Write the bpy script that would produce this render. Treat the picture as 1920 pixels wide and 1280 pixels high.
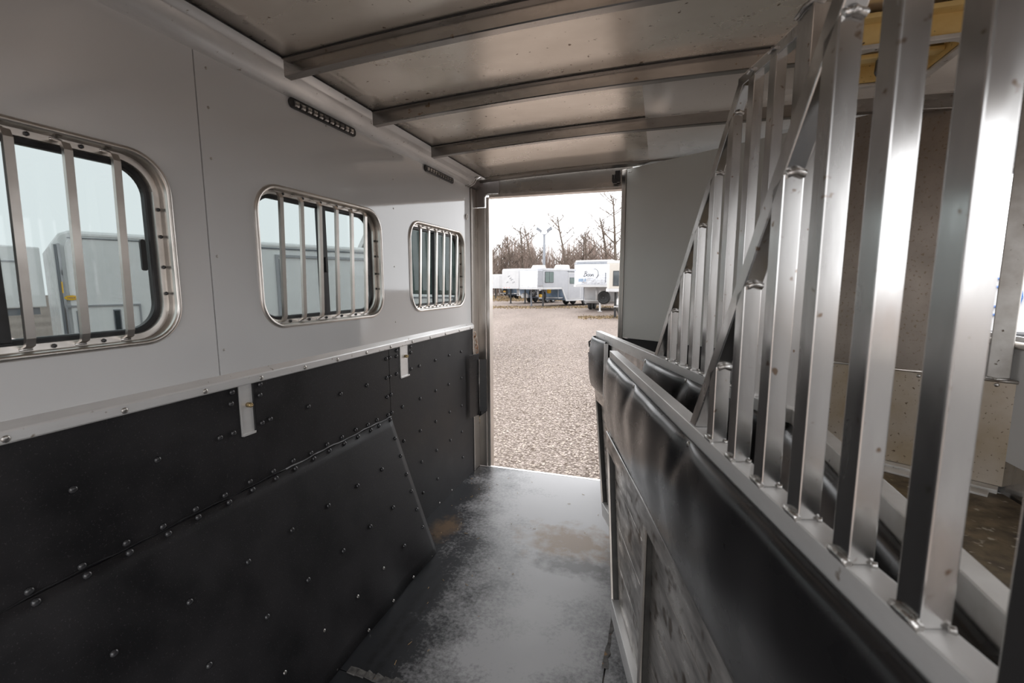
import bpy, bmesh, math, random
import numpy as np
from mathutils import Vector, Matrix, Quaternion

# ------------------------------------------------------------------ clear
for o in list(bpy.data.objects):
    bpy.data.objects.remove(o, do_unlink=True)
SC = bpy.context.scene
COL = SC.collection
random.seed(7)
R = math.radians

# ------------------------------------------------------------------ camera
CAM_H = 1.363
yaw, pitch, roll = R(17.9), R(7.35), R(-0.1)
fw = Vector((-math.sin(yaw) * math.cos(pitch), math.cos(yaw) * math.cos(pitch), -math.sin(pitch)))
rt = Vector((math.cos(yaw), math.sin(yaw), 0))
up = rt.cross(fw)
rt, up = rt * math.cos(roll) + up * math.sin(roll), up * math.cos(roll) - rt * math.sin(roll)
cd = bpy.data.cameras.new('camera')
cam = bpy.data.objects.new('camera', cd)
COL.objects.link(cam)
cam.matrix_world = Matrix(((rt.x, up.x, -fw.x, 0), (rt.y, up.y, -fw.y, 0), (rt.z, up.z, -fw.z, CAM_H), (0, 0, 0, 1)))
cd.sensor_width = 36.0
cd.lens = 853.0 / 1920 * 36
cd.clip_start = 0.02
cd.clip_end = 500
cd.dof.use_dof = True
cd.dof.focus_distance = 2.6
cd.dof.aperture_fstop = 6.3
SC.camera = cam

# ------------------------------------------------------------------ overcast sky, exposure
SKY = 1.75
w = bpy.data.worlds.new('overcast_sky')
SC.world = w
w.use_nodes = True
nt = w.node_tree
bg = nt.nodes['Background']
tc = nt.nodes.new('ShaderNodeTexCoord')
sp = nt.nodes.new('ShaderNodeSeparateXYZ')
rp = nt.nodes.new('ShaderNodeValToRGB')
nt.links.new(tc.outputs['Generated'], sp.inputs[0])
nt.links.new(sp.outputs['Z'], rp.inputs[0])
rp.color_ramp.elements[0].position = 0.0
rp.color_ramp.elements[0].color = (0.90, 0.91, 0.93, 1)
rp.color_ramp.elements[1].position = 1.0
rp.color_ramp.elements[1].color = (1.0, 1.01, 1.03, 1)
nt.links.new(rp.outputs[0], bg.inputs['Color'])
bg.inputs['Strength'].default_value = SKY
SC.view_settings.view_transform = 'Standard'
SC.view_settings.look = 'None'
SC.view_settings.gamma = 1
SC.view_settings.use_curve_mapping = False
SC.view_settings.exposure = 0.84
SC.cycles.use_denoising = True
SC.cycles.max_bounces = 10
SC.cycles.transparent_max_bounces = 16
SC.cycles.sample_clamp_indirect = 6.0

# ------------------------------------------------------------------ materials
def lin(c):
    return tuple((v / 12.92 if v <= 0.04045 else ((v + 0.055) / 1.055) ** 2.4) for v in c)

def rgb(r, g, b):
    return lin((r / 255, g / 255, b / 255)) + (1,)

class NT:
    def __init__(s, name):
        s.m = bpy.data.materials.new(name)
        s.m.use_nodes = True
        s.t = s.m.node_tree
        s.b = s.t.nodes['Principled BSDF']
        s.tc = s.t.nodes.new('ShaderNodeTexCoord')
    def n(s, kind, **kw):
        k = s.t.nodes.new(kind)
        for a, v in kw.items():
            setattr(k, a, v)
        return k
    def l(s, a, b):
        s.t.links.new(a, b)
    def coord(s, scale=(1, 1, 1), loc=(0, 0, 0)):
        mp = s.n('ShaderNodeMapping')
        mp.inputs['Scale'].default_value = scale
        mp.inputs['Location'].default_value = loc
        s.l(s.tc.outputs['Object'], mp.inputs[0])
        return mp.outputs[0]
    def noise(s, scale, detail=4, rough=0.55, stretch=(1, 1, 1), loc=(0, 0, 0)):
        k = s.n('ShaderNodeTexNoise')
        k.inputs['Scale'].default_value = scale
        k.inputs['Detail'].default_value = detail
        k.inputs['Roughness'].default_value = rough
        s.l(s.coord(stretch, loc), k.inputs['Vector'])
        return k.outputs['Fac']
    def ramp(s, src, p0, p1, c0=(0, 0, 0, 1), c1=(1, 1, 1, 1)):
        k = s.n('ShaderNodeValToRGB')
        e = k.color_ramp.elements
        e[0].position, e[0].color = p0, c0
        e[1].position, e[1].color = p1, c1
        s.l(src, k.inputs[0])
        return k.outputs[0]
    def mix(s, fac, a, b, mode='MIX'):
        k = s.n('ShaderNodeMix', data_type='RGBA', blend_type=mode)
        if isinstance(fac, float):
            k.inputs[0].default_value = fac
        else:
            s.l(fac, k.inputs[0])
        for v, i in ((a, 6), (b, 7)):
            if isinstance(v, tuple):
                k.inputs[i].default_value = v
            else:
                s.l(v, k.inputs[i])
        return k.outputs[2]
    def math(s, op, a, b=0.0, clamp=False):
        k = s.n('ShaderNodeMath', operation=op, use_clamp=clamp)
        for v, i in ((a, 0), (b, 1)):
            if isinstance(v, (int, float)):
                k.inputs[i].default_value = v
            else:
                s.l(v, k.inputs[i])
        return k.outputs[0]
    def bump(s, src, strength, dist=0.002):
        k = s.n('ShaderNodeBump')
        k.inputs['Strength'].default_value = strength
        k.inputs['Distance'].default_value = dist
        s.l(src, k.inputs['Height'])
        s.l(k.outputs[0], s.b.inputs['Normal'])
    def set(s, **kw):
        for a, v in kw.items():
            i = s.b.inputs[a.replace('_', ' ')]
            if isinstance(v, (int, float, tuple)):
                i.default_value = v
            else:
                s.l(v, i)
        return s

def mat(name, c1, c2=None, rough=0.5, rough2=None, metal=0.0, scale=6, detail=4, stretch=(1, 1, 1), lo=0.35, hi=0.65,
        bump=0.0, bscale=None, bdist=0.002, specks=None, spec=0.5, coat=0.0):
    k = NT(name)
    c2 = c2 or c1
    f = k.noise(scale, detail, stretch=stretch)
    m = k.ramp(f, lo, hi)
    colr = k.mix(m, c1, c2)
    if specks:
        sc_, ss, p0, p1 = specks
        g = k.noise(ss, 2, 0.5)
        colr = k.mix(k.ramp(g, p0, p1), colr, sc_)
    k.set(Base_Color=colr, Metallic=metal, Specular_IOR_Level=spec, Coat_Weight=coat)
    if rough2 is None:
        k.set(Roughness=rough)
    else:
        k.set(Roughness=k.ramp(f, lo, hi, (rough,) * 3 + (1,), (rough2,) * 3 + (1,)))
    if bump:
        k.bump(k.noise(bscale or scale * 8, 3), bump, bdist)
    return k.m

M = {}
M['alu'] = mat('aluminium', (.64, .63, .62, 1), (.53, .52, .51, 1), .15, .28, .97, 9, 5, (3, 3, .5), specks=((.28, .21, .16, 1), 60, .69, .76))
M['alu_rail'] = mat('aluminium_rail', (.86, .85, .84, 1), (.72, .71, .70, 1), .34, .48, .5, 7, 5, (2, .5, 2), specks=((.30, .25, .20, 1), 45, .69, .77))
M['alu_brown'] = mat('aluminium_tarnished', (.42, .395, .37, 1), (.31, .29, .27, 1), .22, .36, 1, 5, 5, (.6, 2, 2), specks=((.22, .16, .11, 1), 40, .68, .76))
M['alu_post'] = mat('aluminium_post', (.56, .52, .48, 1), (.42, .39, .36, 1), .26, .38, 1, 4, 4, (2, 2, .4))
M['alu_dark'] = mat('aluminium_gusset', (.34, .31, .30, 1), (.25, .23, .22, 1), .38, .5, 1, 8, 3)
M['edge'] = mat('worn_bright_edge', (.84, .83, .82, 1), (.70, .69, .68, 1), .3, .4, .5, 20, 3)
M['weld'] = mat('weld_bead', (.72, .71, .69, 1), (.40, .38, .36, 1), .26, .45, 1, 60, 3, bump=.8, bscale=130, bdist=.002)
M['frame'] = mat('window_trim_aluminium', (.72, .68, .64, 1), (.56, .52, .48, 1), .28, .38, 1, 6, 4)
M['screw'] = mat('screw_steel', (.62, .60, .57, 1), (.40, .38, .36, 1), .28, .4, 1, 50, 2)
M['screw_black'] = mat('black_rivet', (.025, .025, .028, 1), (.045, .045, .047, 1), .24, None, 0, 40, 2, spec=.65)
M['brass'] = mat('brass_bolt', (.55, .42, .22, 1), (.32, .24, .13, 1), .3, .45, 1, 60, 2)
M['rust_chain'] = mat('rusty_chain', (.42, .20, .10, 1), (.66, .60, .52, 1), .4, .5, .8, 35, 2)
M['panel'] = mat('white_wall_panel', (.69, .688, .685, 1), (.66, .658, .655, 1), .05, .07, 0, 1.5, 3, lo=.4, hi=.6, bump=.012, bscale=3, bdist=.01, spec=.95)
M['liner'] = mat('pale_roof_liner', (.86, .82, .77, 1), (.80, .75, .69, 1), .26, .36, .2, 2, 4, specks=((.45, .36, .28, 1), 46, .70, .76))
M['dark_channel'] = mat('dark_oxidised_channel', (.05, .047, .042, 1), (.03, .028, .026, 1), .5, None, .3, 20, 3)  # near-black colour standing in for shade beside the divider posts
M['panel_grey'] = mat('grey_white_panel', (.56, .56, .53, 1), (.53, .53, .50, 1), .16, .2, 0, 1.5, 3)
M['rubber_wall'] = mat('black_rubber_mat', (.0085, .0082, .0092, 1), (.021, .0195, .021, 1), .44, .58, 0, 5, 8, bump=.4, bscale=420, bdist=.001, specks=((.055, .05, .055, 1), 260, .64, .74), spec=.3)
M['vinyl'] = mat('black_vinyl', (.011, .011, .012, 1), (.016, .015, .016, 1), .24, .32, 0, 8, 3, bump=.06, bscale=500, bdist=.0006, spec=.55)
M['seal'] = mat('black_rubber_seal', (.012, .012, .013, 1), (.02, .02, .022, 1), .42, None, 0, 30, 3)
M['black'] = mat('black_plastic', (.016, .016, .017, 1), (.024, .024, .025, 1), .35, None, 0, 30, 2)
M['caulk'] = mat('grey_caulk', (.30, .30, .31, 1), (.12, .12, .125, 1), .5, None, 0, 18, 4)
M['led'] = mat('clear_led_lens', (.45, .44, .43, 1), (.16, .16, .16, 1), .12, None, .7, 160, 2)
M['vent'] = mat('aged_cream_plastic', rgb(240, 214, 150), rgb(224, 192, 124), .42, None, 0, 9, 4, specks=((.12, .07, .03, 1), 50, .68, .75))
M['plank'] = mat('brushed_plank_aluminium', (.58, .55, .52, 1), (.33, .315, .30, 1), .26, .46, .92, 8, 8, (1.2, .9, 3.2), specks=((.12, .085, .06, 1), 20, .56, .70), bump=.1, bscale=50)
M['tack'] = mat('tarnished_sheet', (.44, .38, .33, 1), (.34, .29, .25, 1), .34, .48, .85, 5, 7, specks=((.28, .22, .16, 1), 90, .60, .72))
M['tack_low'] = mat('stained_sheet', (.58, .51, .43, 1), (.46, .37, .26, 1), .42, .55, .55, 5, 7, specks=((.16, .11, .07, 1), 75, .64, .74))
M['manger'] = mat('dirty_manger_metal', (.17, .12, .06, 1), (.075, .055, .035, 1), .35, .6, .25, 14, 8, specks=((.45, .40, .32, 1), 30, .64, .74))
M['worn_white'] = mat('worn_white_edge', (.72, .70, .67, 1), (.55, .52, .48, 1), .4, .5, .3, 12, 6, specks=((.13, .10, .07, 1), 40, .70, .75))
M['tape'] = mat('torn_floor_tape', (.15, .14, .13, 1), (.05, .046, .044, 1), .6, None, 0, 40, 5, specks=((.28, .16, .07, 1), 30, .64, .72))
M['straw'] = mat('dry_straw', (.42, .28, .13, 1), None, .6)
# outside
M['white'] = mat('white_paint', (.80, .80, .80, 1), (.76, .76, .76, 1), .22, .3, 0, 2, 3)
M['offwhite'] = mat('cream_paint', (.50, .465, .42, 1), (.47, .44, .395, 1), .25, None, 0, 2, 3)
M['pale'] = mat('weathered_white_paint', (.52, .52, .525, 1), (.47, .47, .475, 1), .25, None, 0, 2, 3)
M['silver'] = mat('silver_paint', (.36, .365, .385, 1), (.33, .335, .355, 1), .26, None, .1, 2, 3)
M['chrome'] = mat('polished_nose', (.60, .61, .64, 1), (.50, .51, .54, 1), .06, .11, 1, 2, 3, bump=.12, bscale=2.2, bdist=.06)
M['bluegrey'] = mat('blue_grey_plate', rgb(140, 158, 178), rgb(120, 138, 158), .35, None, .2, 3, 3)
M['tyre'] = mat('tyre_rubber', (.018, .018, .019, 1), (.03, .03, .03, 1), .6, None, 0, 20, 3)
M['rim'] = mat('wheel_rim', (.62, .62, .63, 1), (.5, .5, .5, 1), .3, None, .8, 10, 2)
M['darkrim'] = mat('black_wheel_rim', (.03, .03, .032, 1), (.04, .04, .04, 1), .35, None, .2, 10, 2)
M['greenglass'] = mat('green_tinted_glass', (.02, .055, .042, 1), (.045, .075, .07, 1), .05, None, 0, 3, 2, spec=.7)
M['darkglass'] = mat('dark_tinted_glass', (.02, .028, .034, 1), (.04, .05, .055, 1), .05, None, 0, 3, 2, spec=.7)
M['yellow'] = mat('yellow_sticker', rgb(240, 190, 40), rgb(228, 176, 30), .4)
M['blue'] = mat('blue_mark', rgb(60, 120, 190), rgb(50, 100, 170), .4)
M['red'] = mat('red_marker', rgb(190, 70, 60), rgb(200, 90, 70), .4)
M['grey'] = mat('mid_grey_paint', (.20, .21, .23, 1), (.16, .17, .19, 1), .4)
M['bark'] = mat('bare_bark', rgb(104, 92, 82), rgb(84, 74, 64), .8, None, 0, 4, 4)
M['branch'] = mat('bare_branches', rgb(128, 114, 104), rgb(104, 92, 82), .85, None, 0, .5, 3)
M['twig'] = mat('bare_twigs', rgb(168, 150, 140), rgb(140, 124, 114), .85, None, 0, .3, 3)
M['grass'] = mat('dead_grass', rgb(150, 128, 98), rgb(112, 98, 72), .8, None, 0, 3, 4)
M['pebble'] = mat('pebbles', rgb(190, 177, 165), rgb(116, 103, 92), .75, None, 0, 30, 3)
M['gold'] = mat('gold_chain', (.75, .60, .28, 1), (.55, .42, .18, 1), .3, None, 1, 40, 2)

def m_glass():
    k = NT('tinted_window_glass')
    k.t.nodes.remove(k.b)
    tr = k.n('ShaderNodeBsdfTransparent'); tr.inputs[0].default_value = (.50, .528, .525, 1)
    gl = k.n('ShaderNodeBsdfGlossy'); gl.inputs['Roughness'].default_value = .02
    lw = k.n('ShaderNodeLayerWeight'); lw.inputs[0].default_value = .5
    fr = k.n('ShaderNodeMath', operation='MULTIPLY_ADD'); fr.inputs[1].default_value = .45; fr.inputs[2].default_value = .025
    k.l(k.math('POWER', lw.outputs['Facing'], 5.0), fr.inputs[0])
    mx = k.n('ShaderNodeMixShader')
    k.l(fr.outputs[0], mx.inputs[0]); k.l(tr.outputs[0], mx.inputs[1]); k.l(gl.outputs[0], mx.inputs[2])
    k.l(mx.outputs[0], k.t.nodes['Material Output'].inputs[0])
    return k.m
M['glass'] = m_glass()

def m_ceiling():
    k = NT('mill_finish_roof_skin')
    f = k.noise(3, 6, .6, (.7, 1.2, 1))
    c = k.mix(k.ramp(f, .3, .7), (.90, .835, .755, 1), (.76, .69, .61, 1))
    g = k.noise(46, 2, .5)
    c = k.mix(k.ramp(g, .69, .75), c, (.20, .14, .09, 1))
    # dark band painted along the roof where the doorway edge reflects
    s_ = k.n('ShaderNodeSeparateXYZ'); k.l(k.tc.outputs['Object'], s_.inputs[0])
    wob = k.math('MULTIPLY', k.math('SUBTRACT', k.noise(4, 3), .5), .16)
    d = k.math('ABSOLUTE', k.math('ADD', k.math('ADD', s_.outputs['X'], .13), wob))
    st = k.ramp(d, .01, .07, (.40, .40, .40, 1), (0, 0, 0, 1))
    c = k.mix(st, c, (.25, .20, .15, 1))
    k.set(Base_Color=c, Metallic=.8, Roughness=k.ramp(f, .3, .7, (.22,) * 3 + (1,), (.36,) * 3 + (1,)))
    k.bump(k.noise(2.2, 2), .10, .02)
    return k.m
M['ceiling'] = m_ceiling()

def m_floor():
    k = NT('dusty_rubber_floor')
    s_ = k.n('ShaderNodeSeparateXYZ'); k.l(k.tc.outputs['Object'], s_.inputs[0])
    x, y = s_.outputs['X'], s_.outputs['Y']
    big = k.noise(2.6, 6, .62)
    fine = k.noise(60, 4, .7)
    # dust lies along the middle of the walkway and towards the doorway
    cx = k.math('ABSOLUTE', k.math('ADD', x, .42))
    across = k.math('SUBTRACT', 1.0, k.math('MULTIPLY', cx, 2.0))
    along = k.math('MULTIPLY', k.math('SUBTRACT', y, 1.0), .42)
    d = k.math('ADD', k.math('ADD', k.math('MULTIPLY', across, .95), along), k.math('MULTIPLY', k.math('SUBTRACT', big, .5), 2.2))
    d = k.math('ADD', d, k.math('MULTIPLY', k.math('SUBTRACT', fine, .5), 1.1))
    dust = k.ramp(d, .35, 1.42)
    c = k.mix(dust, (.024, .025, .028, 1), (.40, .395, .40, 1))
    def blob(px, py, rx, ry, a0, a1, jit, sc):
        ax = k.math('DIVIDE', k.math('SUBTRACT', x, px), rx)
        ay = k.math('DIVIDE', k.math('SUBTRACT', y, py), ry)
        r2 = k.math('SQRT', k.math('ADD', k.math('MULTIPLY', ax, ax), k.math('MULTIPLY', ay, ay)))
        r2 = k.math('ADD', r2, k.math('MULTIPLY', k.math('SUBTRACT', k.noise(sc, 6, .65), .5), jit))
        return k.ramp(r2, a0, a1, (1, 1, 1, 1), (0, 0, 0, 1))
    tan = k.math('MULTIPLY', blob(-.40, 2.24, .32, .20, .3, 1.1, 2.1, 12), .95)
    c = k.mix(tan, c, (.215, .135, .07, 1))
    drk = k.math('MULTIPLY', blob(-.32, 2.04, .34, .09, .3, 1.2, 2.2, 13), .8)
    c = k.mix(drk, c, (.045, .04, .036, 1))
    tl = k.math('MULTIPLY', blob(-1.10, 2.17, .10, .16, .3, 1.1, 1.9, 18), .8)
    c = k.mix(tl, c, (.17, .105, .055, 1))
    wh = k.math('MULTIPLY', blob(-.46, 1.66, .14, .22, .2, 1.2, 1.0, 7), .6)
    c = k.mix(wh, c, (.46, .46, .46, 1))
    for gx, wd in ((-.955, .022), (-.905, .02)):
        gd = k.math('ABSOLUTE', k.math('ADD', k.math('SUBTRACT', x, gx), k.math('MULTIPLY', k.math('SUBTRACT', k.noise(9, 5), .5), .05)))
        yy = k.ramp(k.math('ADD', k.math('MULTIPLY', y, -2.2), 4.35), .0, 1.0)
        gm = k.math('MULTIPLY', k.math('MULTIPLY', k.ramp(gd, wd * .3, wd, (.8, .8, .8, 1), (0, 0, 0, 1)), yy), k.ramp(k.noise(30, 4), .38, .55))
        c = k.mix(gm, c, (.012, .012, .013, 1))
    k.set(Base_Color=c, Roughness=k.ramp(d, .1, 1.1, (.30,) * 3 + (1,), (.48,) * 3 + (1,)), Specular_IOR_Level=.55)
    k.bump(k.noise(300, 3), .25, .001)
    return k.m
M['floor'] = m_floor()

def m_gravel():
    k = NT('gravel')
    v = k.n('ShaderNodeTexVoronoi'); v.inputs['Scale'].default_value = 38
    k.l(k.coord(), v.inputs['Vector'])
    h = k.n('ShaderNodeSeparateColor'); k.l(v.outputs['Color'], h.inputs[0])
    c = k.mix(k.ramp(h.outputs[0], .1, .9), rgb(110, 98, 91), rgb(184, 171, 163))
    c = k.mix(k.ramp(h.outputs[1], .84, .9), c, rgb(70, 54, 40))
    c = k.mix(k.ramp(v.outputs['Distance'], .25, .8), c, rgb(84, 73, 65))
    big = k.noise(.35, 5, .6, (1, .35, 1))
    c = k.mix(k.math('MULTIPLY', k.ramp(big, .35, .7), .45), c, rgb(162, 149, 140))
    k.set(Base_Color=c, Roughness=.85, Specular_IOR_Level=.2)
    k.bump(v.outputs['Distance'], .7, -.012)
    return k.m
M['gravel'] = m_gravel()

# ------------------------------------------------------------------ geometry helpers
class MB:
    def __init__(s):
        s.v, s.f, s.sm = [], [], []
    def add(s, vs, fs, smooth=False, X=None):
        o = len(s.v)
        for p in vs:
            s.v.append(tuple(X @ Vector(p)) if X is not None else tuple(p))
        for f in fs:
            s.f.append([i + o for i in f]); s.sm.append(smooth)
        return s
    def box(s, x0, x1, y0, y1, z0, z1, X=None):
        v = [(x0, y0, z0), (x1, y0, z0), (x1, y1, z0), (x0, y1, z0), (x0, y0, z1), (x1, y0, z1), (x1, y1, z1), (x0, y1, z1)]
        return s.add(v, [(0, 3, 2, 1), (4, 5, 6, 7), (0, 1, 5, 4), (1, 2, 6, 5), (2, 3, 7, 6), (3, 0, 4, 7)], False, X)
    def hexa(s, a, b):                      # two matching loops of points joined into a solid
        n = len(a)
        return s.add(list(a) + list(b), [tuple(range(n))[::-1], tuple(range(n, 2 * n))] + [(i, (i + 1) % n, n + (i + 1) % n, n + i) for i in range(n)])
    def prism(s, poly, axis, lo, hi):       # poly in the two other axes (in cyclic order)
        def P(p, h):
            return {'x': (h, p[0], p[1]), 'y': (p[0], h, p[1]), 'z': (p[0], p[1], h)}[axis]
        return s.hexa([P(p, lo) for p in poly], [P(p, hi) for p in poly])
    def tube(s, path, r, n=8, caps=True, r1=None):
        path = [Vector(p) for p in path]
        m = len(path); vs = []; fs = []
        up_ = None
        for i, p in enumerate(path):
            d = (path[min(i + 1, m - 1)] - path[max(i - 1, 0)]).normalized()
            if up_ is None:
                up_ = Vector((0, 0, 1)) if abs(d.z) < .9 else Vector((1, 0, 0))
            a = d.cross(up_).normalized(); b = a.cross(d).normalized(); up_ = b
            rr = r if r1 is None else r + (r1 - r) * i / max(1, m - 1)
            for j in range(n):
                t = 2 * math.pi * j / n
                vs.append(tuple(p + a * (rr * math.cos(t)) + b * (rr * math.sin(t))))
        for i in range(m - 1):
            for j in range(n):
                k = (j + 1) % n
                fs.append((i * n + j, i * n + k, (i + 1) * n + k, (i + 1) * n + j))
        s.add(vs, fs, True)
        if caps:
            o = len(s.v) - len(vs)
            s.f.append([o + j for j in range(n)][::-1]); s.sm.append(False)
            s.f.append([o + (m - 1) * n + j for j in range(n)]); s.sm.append(False)
        return s
    def lathe(s, prof, n=16, X=None):       # prof: (radius, z)
        vs, fs = [], []
        for r, z in prof:
            for j in range(n):
                t = 2 * math.pi * j / n
                vs.append((r * math.cos(t), r * math.sin(t), z))
        for i in range(len(prof) - 1):
            for j in range(n):
                k = (j + 1) % n
                fs.append((i * n + j, i * n + k, (i + 1) * n + k, (i + 1) * n + j))
        fs.append(tuple(range(n))[::-1]); fs.append(tuple((len(prof) - 1) * n + j for j in range(n)))
        return s.add(vs, fs, True, X)
    def loops(s, loops, smooth=False, close=False):     # rings of equal length bridged one after another
        n = len(loops[0]); vs = [p for l in loops for p in l]; fs = []
        m = len(loops)
        for i in range(m if close else m - 1):
            for j in range(n):
                k = (j + 1) % n; i2 = (i + 1) % m
                fs.append((i * n + j, i * n + k, i2 * n + k, i2 * n + j))
        return s.add(vs, fs, smooth)
    def grid(s, fn, nu, nv, smooth=True, thick=None):
        vs = [fn(i / nu, j / nv) for i in range(nu + 1) for j in range(nv + 1)]
        fs = [(i * (nv + 1) + j, (i + 1) * (nv + 1) + j, (i + 1) * (nv + 1) + j + 1, i * (nv + 1) + j + 1) for i in range(nu) for j in range(nv)]
        return s.add(vs, fs, smooth)
    def mesh(s, name, m):
        me = bpy.data.meshes.new(name)
        me.from_pydata(s.v, [], s.f)
        me.materials.append(m)
        me.polygons.foreach_set('use_smooth', s.sm)
        bm = bmesh.new(); bm.from_mesh(me)
        bmesh.ops.recalc_face_normals(bm, faces=bm.faces)
        bm.to_mesh(me); bm.free()
        me.update()
        return me
    def build(s, name, m, parent=None, bevel=0.0, label=None, kind=None, loc=None):
        o = bpy.data.objects.new(name, s.mesh(name, m))
        COL.objects.link(o)
        if parent is not None:
            o.parent = parent
        if loc:
            o.location = loc
        if bevel:
            b = o.modifiers.new('bevel', 'BEVEL'); b.width = bevel; b.segments = 2; b.limit_method = 'ANGLE'; b.angle_limit = R(40)
        if label: o['label'] = label
        if kind: o['kind'] = kind
        return o

def tag(o, label=None, cat=None, group=None, kind=None):
    if label: o['label'] = label
    if cat: o['category'] = cat
    if group: o['group'] = group
    if kind: o['kind'] = kind
    return o

def root(name, label, cat, loc=(0, 0, 0), rz=0.0, group=None, kind=None):
    o = bpy.data.objects.new(name, None)
    o.empty_display_size = .1
    COL.objects.link(o)
    o.location = loc; o.rotation_euler = (0, 0, rz)
    return tag(o, label, cat, group, kind)

def inst(name, mesh, parent, loc, nrm=(0, 0, 1), scale=1.0):
    o = bpy.data.objects.new(name, mesh)
    COL.objects.link(o)
    o.parent = parent
    o.location = loc
    o.rotation_mode = 'QUATERNION'
    o.rotation_quaternion = Vector((0, 0, 1)).rotation_difference(Vector(nrm))
    o.scale = (scale,) * 3
    return o

def copy_tree(o, parent=None):
    c = o.copy(); COL.objects.link(c)
    c.parent = parent
    for ch in list(o.children):
        copy_tree(ch, c)
    return c

dome = [(.0092, 0), (.0090, .0028), (.0070, .0058), (.0030, .0072)]
RIV_B = MB().lathe(dome, 9).mesh('rivet', M['screw_black'])
RIV_W = MB().lathe([(.0078, 0), (.0074, .0016), (.005, .003), (.002, .0034)], 9).mesh('rivet', M['screw'])
SCREW = MB().lathe([(.0052, 0), (.005, .0012), (.0034, .0026), (.0012, .0026)], 8).mesh('screw', M['screw'])
HEX = MB().lathe([(.006, 0), (.006, .004), (.0035, .006)], 6).mesh('screw', M['screw_black'])

def rrect(y0, y1, z0, z1, r, n=10):          # rounded rectangle, counter-clockwise in (y, z)
    pts = []
    for cy, cz, a0 in ((y1 - r, z1 - r, 0), (y0 + r, z1 - r, 90), (y0 + r, z0 + r, 180), (y1 - r, z0 + r, 270)):
        for i in range(n + 1):
            a = R(a0 + 90 * i / n)
            pts.append((cy + r * math.cos(a), cz + r * math.sin(a)))
    return pts

def outer_of(pts, y0, y1, z0, z1):           # matching points on the surrounding rectangle
    cy = sum(p[0] for p in pts) / len(pts); cz = sum(p[1] for p in pts) / len(pts)
    q = len(pts) // 4; out = []
    cor = [(y1, z1), (y0, z1), (y0, z0), (y1, z0)]
    for k in range(4):
        for i in range(q):
            p = pts[k * q + i]
            h = q // 2
            if i == h:
                out.append(cor[k])
            else:
                first = i < h
                c = cor[k]
                if k == 0: out.append((y1, p[1] + (z1 - p[1]) * max(0, (i) / h)) if first else (p[0] + (y1 - p[0]) * (1 - (i - h) / (q - 1 - h)), z1))
                if k == 1: out.append((p[0] + (y0 - p[0]) * (i / h), z1) if first else (y0, p[1] + (z1 - p[1]) * (1 - (i - h) / (q - 1 - h))))
                if k == 2: out.append((y0, p[1] + (z0 - p[1]) * (i / h)) if first else (p[0] + (y0 - p[0]) * (1 - (i - h) / (q - 1 - h)), z0))
                if k == 3: out.append((p[0] + (y1 - p[0]) * (i / h), z0) if first else (y1, p[1] + (z0 - p[1]) * (1 - (i - h) / (q - 1 - h))))
    return out

def holed_wall(mb, x, xo, cells, r=.10):
    """flat wall between planes x and xo made of cells (y0,y1,z0,z1,hole or None)"""
    for (y0, y1, z0, z1, h) in cells:
        if h is None:
            mb.box(min(x, xo), max(x, xo), y0, y1, z0, z1)
            continue
        ins = rrect(*h, r)
        out = outer_of(ins, y0, y1, z0, z1)
        mb.loops([[(x, a, b) for a, b in out], [(x, a, b) for a, b in ins], [(xo, a, b) for a, b in ins], [(xo, a, b) for a, b in out]], close=True)

YF, YR = -0.7, 3.05           # open front end behind the camera, rear frame
XL, XR = -1.25, 1.25

# ================================================================== GROUND
ground = MB().grid(lambda u, v: (-90 + 180 * u, -60 + 160 * v, -.42), 4, 4, False).build('ground', M['gravel'])
tag(ground, 'gravel lot with tan and grey stones outside the rear doorway', 'ground', kind='structure')

# ================================================================== FLOOR
floor = MB().box(XL - .06, XR + .06, YF, YR + .04, -.09, -.012).build('floor', M['alu_dark'])
tag(floor, 'trailer floor covered with dusty black rubber mats', 'floor', kind='structure')
def matpiece(poly):
    return MB().prism(poly, 'z', -.012, 0).build('floor_mat', M['floor'], floor, .002)
g = .0022
matpiece([(XL, 1.198 + g), (-.135 - g, 1.198 + g), (-.135 - g, 3.045), (XL, 3.045)])
matpiece([(XL, YF), (-.10 - g, YF), (-.124 - g, 1.198 - g), (XL, 1.198 - g)])
matpiece([(-.10 + g, YF), (XR, YF), (XR, 3.045), (-.135 + g, 3.045), (-.135 + g, 1.2)])
# torn tape along the right-hand seam
tp = MB()
rng = random.Random(3)
L_, R_ = [], []
for i in range(15):
    yy = 1.49 + .33 * i / 14
    t = i / 14
    L_.append((-.147 + .012 * t + rng.uniform(-.006, .006) * (t > .3), yy))
    R_.append((-.124 - .004 * t + rng.uniform(-.007, .005) * (t > .1), yy))
for i in range(14):
    h0, h1 = .002 + rng.random() * .004, .002 + rng.random() * .004
    a, b, c_, d_ = L_[i], R_[i], R_[i + 1], L_[i + 1]
    tp.hexa([(a[0], a[1], 0), (b[0], b[1], 0), (c_[0], c_[1], 0), (d_[0], d_[1], 0)],
            [(a[0], a[1], h0), (b[0], b[1], h0 * .7), (c_[0], c_[1], h1 * .7), (d_[0], d_[1], h1)])
tp.build('tape_strip', M['tape'], floor)
tp = MB()
for i in range(9):
    x0 = -1.0 + .035 * i
    hh = .002 + rng.random() * .003
    tp.hexa([(x0, 1.192 + rng.uniform(-.004, .004), 0), (x0 + .034, 1.19, 0), (x0 + .034, 1.222 + rng.uniform(-.01, .006), 0), (x0, 1.226 + rng.uniform(-.012, .006), 0)],
            [(x0, 1.193, hh), (x0 + .034, 1.192, hh), (x0 + .034, 1.215, hh), (x0, 1.218, hh)])
tp.build('tape_strip', M['tape'], floor)
st = MB()
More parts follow.
